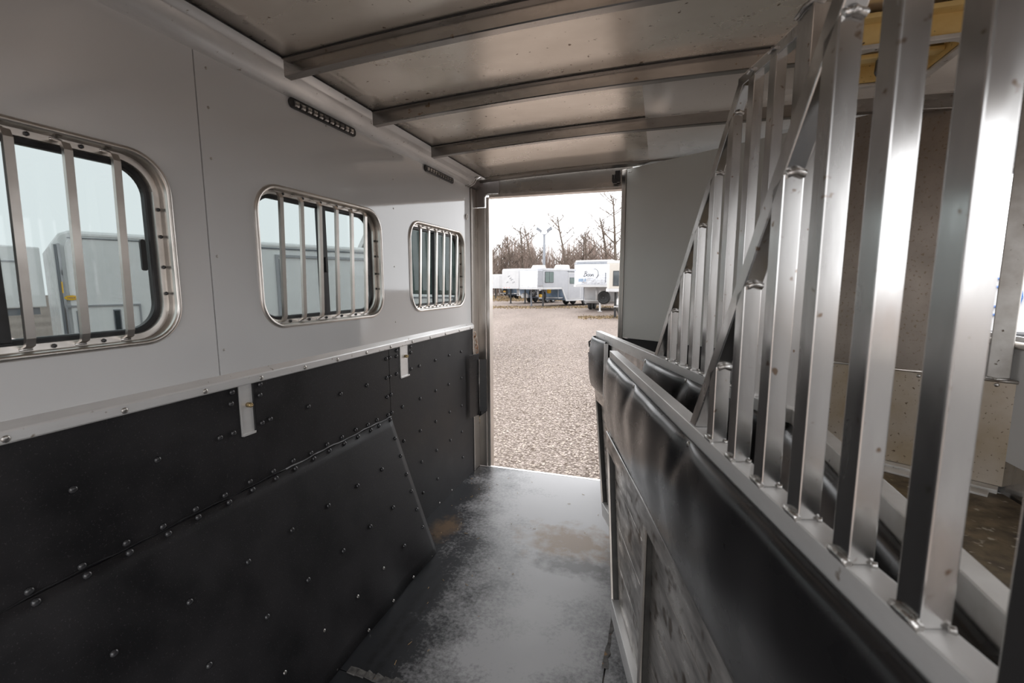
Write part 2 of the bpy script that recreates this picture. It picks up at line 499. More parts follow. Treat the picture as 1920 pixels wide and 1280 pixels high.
for i in range(46):
    px, py = rng.uniform(-1.05, -.2), rng.uniform(1.15, 2.95)
    if rng.random() < .45:
        px = rng.uniform(-1.22, -.95); py = rng.uniform(2.0, 2.95)
    a = rng.uniform(0, 6.28); l = rng.uniform(.006, .022)
    st.tube([(px, py, .002), (px + l * math.cos(a), py + l * math.sin(a), .003)], .0011, 4)
st.build('straw_bits', M['straw'], floor, kind='stuff')

# ================================================================== LEFT WALL
WIN = [(.205, .912), (1.175, 1.88), (2.13, 2.838)]
WZ0, WZ1 = 1.206, 1.694
def hole(i):
    return (WIN[i][0] + .010, WIN[i][1] - .010, WZ0 + .010, WZ1 - .010)
wall_left = MB().box(XL - .06, XL - .004, YF, 2.94, -.012, 1.06).build('wall_left', M['alu_dark'])
tag(wall_left, 'left trailer wall with white panels above black rubber kick mats', 'wall', kind='structure')
ext = MB()
holed_wall(ext, XL - .012, XL - .06, [(YF, 1.01, 1.06, 2.06, hole(0)), (1.01, 2.0, 1.06, 2.06, hole(1)), (2.0, 3.0, 1.06, 2.06, hole(2))])
ext.build('outer_skin', M['white'], wall_left)
pa = MB(); holed_wall(pa, XL, XL - .0115, [(YF, 1.0085, 1.075, 2.02, hole(0))])
pa = pa.build('wall_panel', M['panel'], wall_left)
pb = MB(); holed_wall(pb, XL, XL - .0115, [(1.0125, 2.0, 1.075, 2.02, hole(1)), (2.0, 2.94, 1.075, 2.02, hole(2))])
pb = pb.build('wall_panel', M['panel'], wall_left)
for y, z in [(1.047, 1.969), (1.044, 1.862), (1.040, 1.721), (1.033, 1.442), (1.030, 1.163), (1.539, 1.964), (2.007, 1.967), (2.000, 1.860), (1.995, 1.723), (2.493, 1.962), (1.985, 1.443), (1.979, 1.170)]:
    inst('screw', SCREW, pb, (XL, y, z), (1, 0, 0), .8)

RIV_WALL = [(1.039,1.030),(1.033,0.995),(1.144,1.032),(1.140,0.997),(1.141,0.902),(1.175,0.905),(1.033,0.902),(0.987,0.902),(1.353,0.902),(1.537,0.907),(1.715,0.905),(1.876,1.000),(1.906,1.001),(1.874,0.907),(1.903,0.908),(1.872,0.812),(1.906,0.816),(1.968,1.027),(1.966,0.999),(2.103,0.998),(2.102,1.028),(2.102,0.909),(1.961,0.910),(2.190,0.910),(2.378,0.911),(2.564,0.912),(2.746,0.909),(2.376,0.728),(2.190,0.726),(2.551,0.729),(2.744,0.730),(2.006,0.728),(2.558,0.548),(2.741,0.541),(2.367,0.542),(2.183,0.543),(2.739,0.360),(2.561,0.360),(2.370,0.362),(2.007,0.544),(2.187,0.360),(2.747,0.176),(2.373,0.181),(2.192,0.174),(1.262,0.724),(1.172,0.721),(1.078,0.724),(0.987,0.720),(1.352,0.720),(1.441,0.723),(1.531,0.723),(1.623,0.726),(1.711,0.722),(1.781,0.724),(1.875,0.721),(1.908,0.724),(0.624,0.902),(0.807,0.902),(0.529,0.719),(0.622,0.717),(0.715,0.721),(0.803,0.717),(0.894,0.721),(.43,.719),(.43,.902)]
RIV_WALL_WHITE = [(2.568,0.015),(2.392,0.012)]
RIV_COVER = [(1.262,0.013),(1.174,0.013),(1.079,0.011),(0.993,0.013),(1.357,0.011),(1.444,0.010),(1.536,0.012),(1.627,0.013),(1.720,0.013),(1.785,0.012),(1.880,0.010),(1.875,0.140),(1.879,0.265),(1.882,0.396),(1.882,0.516),(1.883,0.647),(1.718,0.271),(1.539,0.270),(1.359,0.271),(1.717,0.521),(0.533,0.017),(0.625,0.015),(0.715,0.012),(0.809,0.015),(0.894,0.010),(1.175,0.271),(0.995,0.279),(1.001,0.532),(0.809,0.281),(0.628,0.281),(0.808,0.530),(1.179,0.524),(1.365,0.527),(1.543,0.521),(1.715,0.775),(1.887,0.776),(1.888,0.889),(.44,.013)]
RIV_COVER_WHITE = [(1.003,0.790),(1.547,0.782),(1.369,0.789),(1.181,0.786),(1.891,0.985),(1.715,0.985),(1.548,0.985),(1.373,0.985),(1.184,0.985)]
MX = XL + .0055
# the two brackets let into the mats leave openings
kf = MB()
for (y0, y1, z0, z1) in ((YF, 1.061, .704, 1.05), (1.061, 1.121, .704, .876), (1.121, 1.8975, .704, 1.05)):
    kf.box(XL - .003, MX, y0, y1, z0, z1)
kf = kf.build('kick_mat', M['rubber_wall'], wall_left)
kr = MB()
for (y0, y1, z0, z1) in ((1.9015, 1.996, .0, 1.05), (1.996, 2.088, .0, .876), (2.088, 2.938, .0, 1.05)):
    kr.box(XL - .003, MX, y0, y1, z0, z1)
kr = kr.build('kick_mat', M['rubber_wall'], wall_left)
for y, z in RIV_WALL:
    inst('rivet', RIV_B, kf if y < 1.9 else kr, (MX, y, z), (1, 0, 0))
for y, z in RIV_WALL_WHITE:
    inst('rivet', RIV_W, kr, (MX, y, z + .004), (1, 0, 0), .8)
# sloping mat over the wheel well
def cov(y, v):
    t = v
    x = -1.242 + t * .206 + .0
    z = .704 * (1 - t)
    return x, z
def covp(u, v):
    y1 = 1.893 + .046 * v
    y = YF + (y1 - YF) * u
    x, z = cov(y, v)
    wv = .010 * math.exp(-((v - .93) / .10) ** 2) * math.sin(y * 17.5 + .6) + .003 * math.sin(y * 7) * v
    if v > .995: wv *= .3
    return (x + wv, y, max(.002, z + wv * .3))
cm = MB().grid(covp, 90, 16)
cm = cm.build('wheel_well_mat', M['rubber_wall'], wall_left)
s_ = cm.modifiers.new('solid', 'SOLIDIFY'); s_.thickness = .003; s_.offset = -1
n_c = Vector((.704, 0, .206)).normalized()
for y, v in RIV_COVER:
    x, z = cov(y, v); inst('rivet', RIV_B, cm, (x + .003, y, z + .001), n_c)
for y, v in RIV_COVER_WHITE:
    x, z = cov(y, v); inst('rivet', RIV_W, cm, (x + .004, y, z + .002), n_c, .85)
# pale caulk bead along the top of the sloping mat and a crease down its end
cb = MB()
pts = [(MX + .001, y, .7075 + .002 * math.sin(y * 23) + .0015 * math.sin(y * 61)) for y in np.linspace(-.6, 1.9, 90)]
cb.tube([p for p in pts if p[1] > 1.22], .0028, 6)
cb.build('caulk_bead', M['caulk'], wall_left)
MB().tube([p for p in pts if p[1] < 1.25], .0020, 6).build('caulk_bead', M['seal'], wall_left)

# aluminium waist rail
rail = MB().prism([(XL - .001, 1.0885), (XL + .016, 1.072), (XL + .018, 1.068), (XL + .018, 1.048), (XL + .015, 1.044), (XL - .001, 1.044)], 'y', YF, 2.945)
rail = rail.build('trim_1', M['alu_rail'], None, .0012)
tag(rail, 'bevelled aluminium waist rail between white panels and black mats', 'trim', kind='structure')
for y in (.140, .330, .523, .737, .946, 1.140, 1.335, 1.514, 1.707, 1.900, 2.105, 2.303, 2.497, 2.70, 2.88):
    inst('rivet', RIV_W, rail, (XL + .018, y, 1.0555), (1, 0, 0))

# rounded top rails of both side walls
def top_rail(name, sx, lab):
    prof = [(1.25, 2.003), (1.238, 2.003), (1.222, 2.008), (1.207, 2.018), (1.196, 2.032), (1.189, 2.048), (1.1875, 2.053),
            (1.1545, 2.0615), (1.150, 2.0635), (1.152, 2.070), (1.25, 2.12), (1.31, 2.10), (1.31, 2.003)]
    b = MB()
    ys = [YF, 2.90]
    b.loops([[(sx * p[0], y, p[1]) for p in prof] for y in ys], smooth=False)
    n = len(prof)
    b.f.append(list(range(n))); b.sm.append(False); b.f.append(list(range(n, 2 * n))[::-1]); b.sm.append(False)
    for i, f in enumerate(b.f):
        if len(f) == 4 and i < 7: b.sm[i] = True
    o = b.build(name, M['alu_rail'])
    return tag(o, lab, 'trim', kind='structure')
top_rail('trim_2', -1, 'rounded aluminium top rail along the left wall')
top_rail('trim_3', 1, 'rounded aluminium top rail along the right wall')

# ------------------------------------------------------------------ barred windows
def window(name, X, s, y0, y1, z0, z1, bars, label, glass=True, mull=True, mlabel=None):
    """s = +1: room lies on the +x side of the wall plane X"""
    w_ = root(name, label, 'window', (X, (y0 + y1) / 2, z0), 0, None, 'structure')
    oy, oz = (y0 + y1) / 2, z0
    def ring(offs):
        return [[(s * dx, a - oy, b - oz) for a, b in rrect(y0 + d, y1 - d, z0 + d, z1 - d, max(.02, .10 - d * .8))] for d, dx in offs]
    MB().loops(ring([(0, -.001), (0, .005), (.003, .008), (.011, .008), (.013, .004), (.0145, -.026), (.011, -.026), (.010, .0)]), True).build('trim_ring', M['frame'], w_)
    MB().loops(ring([(.0125, -.022), (.028, -.024), (.0295, -.036), (.0125, -.037)]), False, True).build('flange', M['frame'], w_)
    MB().loops(ring([(.025, -.035), (.038, -.035), (.041, -.039), (.041, -.052), (.025, -.052)]), False, True).build('rubber_seal', M['seal'], w_)
    a0, a1, b0, b1 = y0 + .034 - oy, y1 - .034 - oy, .034, z1 - z0 - .034
    if glass:
        MB().prism(rrect(a0, oy * 0 + .012, b0, b1, .07), 'x', s * -.050, s * -.046).build('fixed_pane', M['glass'], w_)
        MB().prism(rrect(-.012, a1, b0, b1, .07), 'x', s * -.043, s * -.039).build('sliding_pane', M['glass'], w_)
    if mull:
        m_ = MB().box(min(s * -.05, s * -.028), max(s * -.05, s * -.028), -.020, .016, b0, b1).build('mullion', M['seal'], w_, .002)
        MB().prism(rrect(-.006, .006, .20, .26, .005), 'x', s * -.028, s * -.020).build('catch', M['black'], m_)
        if glass:
            MB().prism(rrect(a1 - .035, a1 - .022, .19, .27, .006), 'x', s * -.034, s * -.028).build('finger_pull', M['black'], w_)
    H_ = z1 - z0
    bz0, bz1 = .019, H_ - .019
    bb = MB()
    path = [(-.024, bz0), (-.006, bz0 + .008), (-.001, bz0 + .024), (.013, bz1 - .024), (.006, bz1 - .008), (-.024, bz1)]
    for i in range(len(path) - 1):
        (xa, za), (xb, zb) = path[i], path[i + 1]
        t = .0045
        bb.hexa([(s * (xa - t), -.0080, za), (s * (xa + t), -.0080, za), (s * (xa + t), .0080, za), (s * (xa - t), .0080, za)],
                [(s * (xb - t), -.0080, zb), (s * (xb + t), -.0080, zb), (s * (xb + t), .0080, zb), (s * (xb - t), .0080, zb)])
    bm_ = bb.mesh('window_bar', M['frame'])
    wl = MB().tube([(s * -.023, -.011, 0), (s * -.019, 0, .001), (s * -.023, .011, 0)], .003, 6).mesh('weld', M['weld'])
    for y in bars:
        o = inst('window_bar', bm_, w_, (0, y - oy, 0))
        for z in (bz0 - .001, bz1):
            inst('weld', wl, o, (0, 0, z))
    mids = [(bars[i] + bars[i + 1]) / 2 for i in range(len(bars) - 1)]
    for y in mids:
        for z in (.0205, H_ - .0205):
            inst('screw', HEX, w_, (s * -.0225, y - oy, z), (s, 0, 0), .8)
    for z in (.13, .20, .28, .35):
        for y in (y0 + .0205, y1 - .0205):
            inst('screw', HEX, w_, (s * -.0225, y - oy, z), (s, 0, 0), .8)
    return w_
def bars_of(a, b):
    return [a + .101 + .0938 * i for i in range(6)]
window('window_1', XL, 1, WIN[0][0], WIN[0][1], WZ0, WZ1, [.306, .400, .495, .590, .687, .781], 'large barred sliding window nearest the viewer in the white left wall')
window('window_2', XL, 1, WIN[1][0], WIN[1][1], WZ0, WZ1, [1.276, 1.370, 1.464, 1.558, 1.652, 1.746], 'middle barred sliding window in the white left wall')
window('window_3', XL, 1, WIN[2][0], WIN[2][1], WZ0, WZ1, bars_of(*WIN[2]), 'barred sliding window in the left wall beside the rear doorway')

# ================================================================== RIGHT WALL
wall_right = MB().box(XR, XR + .06, YF, YR + .06, -.012, .70).build('wall_right', M['alu'])
tag(wall_right, 'right trailer wall with drop down feed windows', 'wall', kind='structure')
RW = [(-.55, .25), (.50, 1.30), (1.64, 2.46)]
rw = MB()
RZ0, RZ1 = 1.12, 1.82
rw.box(XR, XR + .06, YF, YR + .06, .70, 1.06)
def rh(i): return (RW[i][0] + .01, RW[i][1] - .01, RZ0 + .01, RZ1 - .01)
holed_wall(rw, XR, XR + .06, [(YF, .375, 1.06, 2.06, rh(0)), (.375, 1.47, 1.06, 2.06, rh(1)), (1.47, 2.6, 1.06, 2.06, rh(2)), (2.6, YR + .06, 1.06, 2.06, None)], .08)
rw.build('wall_panel', M['panel'], wall_right)
for i, nm in enumerate(('window_4', 'window_5', 'window_6')):
    lab = ('open feed window in the right wall behind the viewer', 'open feed window in the right wall beside the viewer', 'open feed window in the right wall seen past the stained sheet wall')[i]
    y0, y1 = RW[i]
    w_ = root(nm, lab, 'window', (XR, (y0 + y1) / 2, RZ0), 0, None, 'structure')
    oy, oz = (y0 + y1) / 2, RZ0
    def ring(offs):
        return [[(-dx, a - oy, b - oz) for a, b in rrect(y0 + d, y1 - d, RZ0 + d, RZ1 - d, .08 - d * .6)] for d, dx in offs]
    MB().loops(ring([(0, -.001), (0, .010), (.012, .014), (.022, .010), (.024, -.06)]), True).build('trim_ring', M['frame'], w_)
    MB().loops(ring([(.024, -.03), (.040, -.03), (.040, -.045), (.024, -.045)]), False, True).build('inner_frame', M['white'], w_)

# unseen bulkhead added behind the viewer to darken reflections on the upper bars
front_blocker = MB()
front_blocker.box(XL, XR, YF - .04, YF, 1.80, 2.10); front_blocker.box(XL, -1.06, YF - .04, YF, -.01, 1.80); front_blocker.box(1.06, XR, YF - .04, YF, -.01, 1.80)
front_blocker = front_blocker.build('wall_front', M['panel'])
tag(front_blocker, 'front bulkhead with a wide open doorway behind the viewer', 'wall', kind='structure')

# ================================================================== CEILING
def roof_z(x): return 2.093 - .031 * (x / 1.152) ** 2
def rf(u, v):
    x = -1.152 + 2.304 * u
    return (x, YF + (3.0 - YF) * v, roof_z(x))
cg = MB().grid(rf, 24, 12)
ceiling = cg.build('ceiling', M['ceiling'])
so = ceiling.modifiers.new('solid', 'SOLIDIFY'); so.thickness = .012; so.offset = 1
tag(ceiling, 'arched bare aluminium roof skin with brown stains', 'ceiling', kind='structure')
def rib(y):
    b = MB()
    secs = []
    for i in range(25):
        x = -1.158 + 2.316 * i / 24
        zt = roof_z(x) - .001; zb = 2.0435 - .031 * ((x + .08) / 1.06) ** 2
        zb = max(zb, 2.004) if abs(x) < 1.12 else zb
        secs.append([(x, y - .016, zt), (x, y - .016, zb + .003), (x, y - .013, zb), (x, y + .013, zb), (x, y + .016, zb + .003), (x, y + .016, zt)])
    n = 6
    vs = [p for s in secs for p in s]
    fs = [(i * n + j, i * n + (j + 1) % n, (i + 1) * n + (j + 1) % n, (i + 1) * n + j) for i in range(24) for j in range(n)]
    fs += [tuple(range(n)), tuple(range(24 * n, 25 * n))[::-1]]
    b.add(vs, fs, False)
    # flange of the rib lying against the skin
    for sx in (-1, 1):
        vs, fs = [], []
        for i in range(25):
            x = -1.152 + 2.304 * i / 24
            z = roof_z(x)
            a, c_ = y + sx * .015, y + sx * .030
            vs += [(x, a, z - .0005), (x, a, z - .004), (x, c_, z - .004), (x, c_, z - .0005)]
        fs = [(i * 4 + j, i * 4 + (j + 1) % 4, (i + 1) * 4 + (j + 1) % 4, (i + 1) * 4 + j) for i in range(24) for j in range(4)]
        b.add(vs, fs, False)
    return b.build('rib', M['alu_brown'], ceiling)
for y in (-.73, -.24, .26, .77, 1.258, 1.729, 2.240):
    rib(y)
for y in (-.73, -.24, .26, .77, 1.258, 1.729, 2.240):
    js = MB(); vs = []; fs = []
    for i in range(25):
        x = -1.150 + 2.300 * i / 24; z = roof_z(x)
        vs += [(x, y - .033, z - .0005), (x, y - .033, z - .0045), (x, y - .0295, z - .0045), (x, y - .0295, z - .0005)]
    fs = [(i * 4 + j, i * 4 + (j + 1) % 4, (i + 1) * 4 + (j + 1) % 4, (i + 1) * 4 + j) for i in range(24) for j in range(4)]
    js.add(vs, fs); js.build('joint_seal', M['seal'], ceiling)
for sx in (-1, 1):
    MB().box(sx * 1.1465 - .0018, sx * 1.1465 + .0018, YF, 2.95, 2.0585, 2.064).build('joint_seal', M['seal'], ceiling)
lp_ = MB()
lp_.grid(lambda u, v: (-.09 + 1.235 * u, 1.764 + 1.19 * v, roof_z(-.09 + 1.235 * u) - .0045), 10, 2)  # added sheet that makes the right rear part of the roof paler
lp_ = lp_.build('liner_panel', M['liner'], ceiling)
so = lp_.modifiers.new('solid', 'SOLIDIFY'); so.thickness = .003; so.offset = 1
# rear edge angle
ea = MB()
for i in range(12):
    x0 = -1.20 + 2.4 * i / 12; x1 = x0 + .2
    za, zb = roof_z(x0) - .001, roof_z(x1) - .001
    ea.hexa([(x0, 2.955, za - .012), (x0, 2.998, za - .022), (x0, 3.0, za), (x0, 2.955, za)], [(x1, 2.955, zb - .012), (x1, 2.998, zb - .022), (x1, 3.0, zb), (x1, 2.955, zb)])
ea.build('edge_angle', M['alu_brown'], ceiling)

# ================================================================== REAR DOORWAY
door = root('door_1', 'aluminium frame of the open rear doorway', 'doorway', (-.7, YR, 0), 0, None, 'structure')
def dl(b):  # shift world coordinates to the doorway's base
    b.v = [(x + .7, y - YR, z) for x, y, z in b.v]; return b
dl(MB().box(-1.275, -1.180, 3.05, 3.11, 0, 1.884)).build('post', M['alu_post'], door, .004)
dl(MB().box(-1.180, -1.157, 3.062, 3.13, -.02, 1.955)).build('jamb', M['frame'], door, .002)
dl(MB().box(-1.275, -1.238, 2.945, 3.05, 0, 2.0)).build('corner_channel', M['alu_post'], door, .003)
dl(MB().prism([(-1.16, 1.970), (-.19, 1.965), (-.19, 2.13), (-1.16, 2.13)], 'y', 3.05, 3.10)).build('header', M['alu_brown'], door, .003)
dl(MB().box(-1.157, -.19, 3.062, 3.13, 1.952, 1.972)).build('header_lip', M['frame'], door, .002)
gus = [(-1.272, 1.884), (-1.184, 1.884), (-1.182, 1.950), (-1.172, 1.963), (-1.155, 1.967), (-1.075, 1.967), (-1.075, 2.10), (-1.245, 2.10), (-1.272, 2.05)]
gp = dl(MB().prism(gus, 'y', 3.036, 3.05)).build('gusset_plate', M['alu_dark'], door, .002)
wb = MB()
wb.tube([(-1.183, 3.040, 1.886), (-1.181, 3.038, 1.950), (-1.170, 3.036, 1.964), (-1.155, 3.038, 1.9665), (-1.078, 3.040, 1.9665)], .0055, 8)
wb.tube([(-1.272, 3.038, 1.884), (-1.273, 3.038, 1.98)], .004, 6)
dl(wb).build('weld', M['weld'], gp)
# curved weld rings where the top rail meets the gusset
wr = MB()
for yy in (2.875, 2.91):
    wr.tube([(-1.25, yy, 2.0), (-1.225, yy, 2.004), (-1.205, yy + .005, 2.018), (-1.19, yy + .012, 2.045), (-1.165, yy + .02, 2.058)], .004, 6)
dl(wr).build('weld', M['weld'], gp)
dl(MB().prism([(-1.25, 2.0), (-1.224, 2.005), (-1.203, 2.018), (-1.19, 2.045), (-1.185, 2.09), (-1.26, 2.09)], 'y', 2.90, 3.04)).build('corner_casting', M['alu_dark'], door, .003)
dl(MB().box(-1.18, 1.25, 3.05, 3.075, -.06, -.0005)).build('threshold', M['alu_rail'], door, .002)
la = MB()
la.box(-.292, -.262, 3.000, 3.03, 1.985, 2.055); la.box(-.305, -.278, 2.985, 3.0, 1.975, 2.0); la.box(-.31, -.30, 2.99, 3.02, 1.985, 2.03)
la.box(-.300, -.262, 3.03, 3.05, 2.0, 2.04)
dl(la).build('door_latch', M['black'], door, .003)
# closed right-hand half of the rear
wall_rear = MB().box(-.19, XR + .06, 3.06, 3.11, -.06, 2.13).build('wall_rear', M['white'])
tag(wall_rear, 'closed right half of the trailer rear behind the diagonal wall', 'wall', kind='structure')

# ================================================================== DIAGONAL TACK WALL
AT = R(57.9)
wd = root('wall_diagonal', 'slanting wall from the doorway to the right side, grey panel then tarnished sheet', 'wall', (-.248, 3.05, 0), AT, None, 'structure')
MB().box(-.006, .03, -.028, .004, .0, 2.067).build('edge_post', M['alu_post'], wd, .003)
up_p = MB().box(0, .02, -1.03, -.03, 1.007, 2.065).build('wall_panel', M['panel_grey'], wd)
MB().box(.002, .018, -1.655, -1.034, 1.003, 2.063).build('sheet_panel', M['tack'], wd)
MB().box(.004, .02, -1.03, -.03, .0, 1.003).build('kick_mat', M['rubber_wall'], wd)
lowp = MB().box(0, .02, -1.775, -1.034, .60, 1.0).build('lower_sheet', M['tack_low'], wd)
MB().box(.002, .02, -1.775, -1.034, .0, .58).build('base_sheet', M['alu'], wd)
MB().tube([(-.004, -1.05, 1.0), (-.004, -1.655, 1.0)], .006, 8).build('cap_rail', M['frame'], wd)
MB().tube([(-.004, -1.655, 1.0), (-.004, -1.775, 1.0)], .007, 8).build('sill_rail', M['frame'], wd)
pst = MB().box(-.002, .022, -1.750, -1.690, 1.006, 2.05).build('window_post', M['worn_white'], wd, .003)
MB().tube([(-.006, -1.69, 1.008), (-.010, -1.72, 1.004), (-.006, -1.752, 1.008)], .006, 6).build('weld', M['weld'], pst)
MB().box(.01, .03, -1.775, -1.655, 1.90, 2.06).build('sheet_panel', M['tack'], wd)
for s_ in (-.06, -.31, -.56):
    inst('screw', SCREW, up_p, (0, s_, 2.045), (-1, 0, 0), .8)
for z in (1.03, 1.35, 1.68, 2.045):
    inst('screw', SCREW, up_p, (0, -.045, z), (-1, 0, 0), .8)
for s_ in (-1.20, -1.50, -1.72):
    inst('rivet', RIV_W, lowp, (0, s_, .982), (-1, 0, 0))

# manger tray at the foot of that wall
mg = root('manger_tray', 'dirty brown metal manger tray with worn white edge below the stained sheet', 'manger', (.9, 1.4, .0))
MB().prism([(.40 - .9, .42 - 1.4), (1.24 - .9, .42 - 1.4), (1.24 - .9, 2.08 - 1.4), (.66 - .9, 2.455 - 1.4), (.48 - .9, 1.7 - 1.4)], 'z', .565, .583).build('tray', M['manger'], mg)
def along(sa, sb, d0, d1, z0, z1):   # strip parallel to the diagonal wall, d measured towards the viewer
    t = Vector((-math.sin(AT), math.cos(AT), 0)); n = Vector((math.cos(AT), math.sin(AT), 0)); o = Vector((-.248 - .9, 3.05 - 1.4, 0))
    P = [o + t * sa - n * d0, o + t * sb - n * d0, o + t * sb - n * d1, o + t * sa - n * d1]
    return MB().hexa([(p.x, p.y, z0) for p in P], [(p.x, p.y, z1) for p in P])
along(-1.76, -1.12, .004, .052, .583, .600).build('edge_strip', M['worn_white'], mg, .002)
along(-1.74, -1.12, .056, .112, .583, .592).build('edge_strip', M['worn_white'], mg, .002)
for (x, y) in ((.5, .5), (1.2, .5), (1.2, 1.95), (.62, 1.95)):
    MB().box(x - .9 - .015, x - .9 + .015, y - 1.4 - .015, y - 1.4 + .015, 0, .566).build('leg', M['alu'], mg)

# ================================================================== STALL DIVIDERS
def pad(mb, y0, y1, z0, z1, bulge, screws, zs, seed=0, x0=0.0):
    """padded vinyl sheet in the plane x = x0, bulging towards -x, puckered round its screws"""
    ny = int(abs(y1 - y0) / .012) + 2
    def fn(u, v):
        y = y0 + (y1 - y0) * u; z = z1 + (z0 - z1) * v
        prof = max(0, math.sin(math.pi * min(1, v * 1.02) ** .72)) ** .55
        e = min(1, min(u, 1 - u) * abs(y1 - y0) / .05)
        prof *= .45 + .55 * math.sin(e * math.pi / 2)
        d = bulge * prof
        for ys in screws:
            dy = (y - ys); dz = (zs - z)
            g1 = math.exp(-(dy / .045) ** 2) * math.exp(-max(0, dz) / .03)
            d -= bulge * .62 * g1 * prof
            # fold running down from the screw, soft lobe beside it
            fold = math.exp(-((dy - .45 * dz) / (.016 + .22 * max(0, dz))) ** 2) * math.exp(-((dz - .05) / .06) ** 2)
            d -= bulge * .10 * fold
            lobe = math.exp(-((dy + .30 * dz) / (.02 + .25 * max(0, dz))) ** 2) * math.exp(-((dz - .075) / .06) ** 2)
            d += bulge * .05 * lobe
        d += .0012 * math.sin(y * 31 + seed) * prof + .0010 * math.sin(y * 13 + z * 40 + seed) * prof
        if v in (0, 1) or u in (0, 1): d = .0
        return (x0 - .004 - max(-.002, d), y, z)
    mb.grid(fn, ny, 26)
    return mb

ST = .0127
def divider(name, label, P, A, s_tip, s_diag, bars, s_end, pad_a, dz_low=.765, tail=False):
    """local frame: y runs to the far tip, x away from the viewer's side"""
    d_ = root(name, label, 'divider', (P[0], P[1], 0), A, 'slanted stall dividers with barred head guards')
    # top rail
    MB().box(0, .031, s_end, s_tip, 1.045, 1.09).build('top_rail', M['alu_rail'], d_, .0015)
    # upright bars under the sloping brace, then under the upper rail
    dz0, dz1 = 1.09, 1.869
    s_cor = s_diag - .494
    slope = (dz1 - dz0) / (s_diag - s_cor)
    for s in bars:
        if s + .0 > s_cor + .02:
            top = dz0 + (s_diag - s) * slope - .012
            o = MB().hexa([(.003, s - .0254, 1.09), (.0284, s - .0254, 1.09), (.0284, s, 1.09), (.003, s, 1.09)],
                          [(.003, s - .0254, top + .004), (.0284, s - .0254, top + .004), (.0284, s, top - .010), (.003, s, top - .010)]).build('bar', M['alu'], d_, .0018)
            MB().tube([(.005, s - .027, top + .002), (.0157, s - .0285, top + .006), (.027, s - .027, top + .002)], .0055, 6).build('weld', M['weld'], o)
        else:
            top = 1.869 + (s_cor - s) * .10 - .005
            o = MB().box(.003, .0284, s - .0254, s, 1.09, top).build('bar', M['alu'], d_, .0018)
            MB().tube([(.001, s - .026, top - .004), (.0, s - .012, top), (.001, s, top - .004)], .004, 6).build('weld', M['weld'], o)
        wb_ = MB()
        wb_.tube([(.0035, s + .002, 1.092), (.0005, s - .006, 1.094), (.0005, s - .018, 1.094), (.002, s - .028, 1.0925)], .0042, 6)
        wb_.tube([(.024, s - .026, 1.092), (.0285, s - .029, 1.0925)], .0035, 5)
        wb_.build('weld', M['weld'], o)
    # sloping brace
    h = .0254
    dirv = Vector((0, s_cor - s_diag, dz1 - dz0)).normalized()
    nrm = Vector((0, dirv.z, -dirv.y))            # towards the far tip / up
    a = Vector((.003, s_diag, dz0)); b = Vector((.003, s_cor, dz1))
    def sec(p, zcut=None):
        q = [p, p + Vector((h, 0, 0)), p + Vector((h, 0, 0)) - nrm * h, p - nrm * h]
        return q
    qa = sec(a); qb = sec(b)
    # bottom end cut level with the rail
    for i in (2, 3):
        k = (1.0905 - qa[i].z) / dirv.z; qa[i] = qa[i] + dirv * k
    MB().hexa([tuple(p) for p in qa], [tuple(p) for p in qb]).build('diagonal_brace', M['alu'], d_, .0018)
    # upper rail and near post
    zb = 1.869 + .10 * (s_cor - s_end) * .8
    MB().hexa([(.003, s_cor + .006, 1.846), (.0284, s_cor + .006, 1.846), (.0284, s_cor + .006, 1.872), (.003, s_cor + .006, 1.872)],
              [(.003, s_end, zb - .024), (.0284, s_end, zb - .024), (.0284, s_end, zb + .002), (.003, s_end, zb + .002)]).build('upper_rail', M['alu'], d_, .0018)
    po = MB().box(-.002, .036, s_end - .002, s_end + .044, 0, zb + .012).build('post', M['alu'], d_, .0025)
    MB().tube([(-.004, s_end + .044, zb + .004), (-.005, s_end + .02, zb + .012), (.0, s_end, zb + .016), (.02, s_end - .004, zb + .014)], .006, 6).build('weld', M['weld'], po)
    # backing plate and padding
    MB().box(.006, .026, s_end + .044, s_tip - .006, .772, 1.045).build('backing_plate', M['alu'], d_)
    scs, zs = pad_a[2], 1.052
    pd = pad(MB(), pad_a[0], pad_a[1], .772, 1.063, .026, scs, zs).build('pad', M['vinyl'], d_)
    so_ = pd.modifiers.new('solid', 'SOLIDIFY'); so_.thickness = .004; so_.offset = -1
    wash = MB().lathe([(.011, 0), (.010, .0025), (.005, .0045), (.001, .005)], 10).mesh('screw', M['screw'])
    for y in scs:
        inst('screw', wash, pd, (-.0055, y, zs), (-1, 0, 0), .8)
    # lower framed panel, its far end sloping away; it leans back a little towards the near end
    def sh(s): return .016 * max(0, s_tip - s)
    sl0, sl1 = s_tip - .05, s_tip - .258
    def hx(s0a, s1a, z0, s0b, s1b, z1, n0, n1):
        return MB().hexa([(n0 + sh(s0a), s0a, z0), (n1 + sh(s0a), s0a, z0), (n1 + sh(s1a), s1a, z0), (n0 + sh(s1a), s1a, z0)],
                         [(n0 + sh(s0b), s0b, z1), (n1 + sh(s0b), s0b, z1), (n1 + sh(s1b), s1b, z1), (n0 + sh(s1b), s1b, z1)])
    def se(z): return sl1 + (sl0 - sl1) * (z - .11) / (dz_low - .11)
    e_ = s_end + .046
    hx(e_, se(.70), .705, e_, se(dz_low), dz_low, -.014, .03).build('frame_rail', M['plank'], d_, .0015)
    MB().tube([(-.012 + sh(y), y, dz_low + .0015) for y in np.linspace(e_, se(dz_low), 12)], .0038, 8).build('rail_edge', M['edge'], d_)
    hx(e_, se(.11), .11, e_, se(.18), .178, -.014, .03).build('frame_rail', M['alu_rail'], d_, .0015)
    hx(se(.178) - .010, se(.178), .178, se(.705) - .010, se(.705), .705, -.014, -.006).build('frame_post', M['alu_post'], d_, .001)
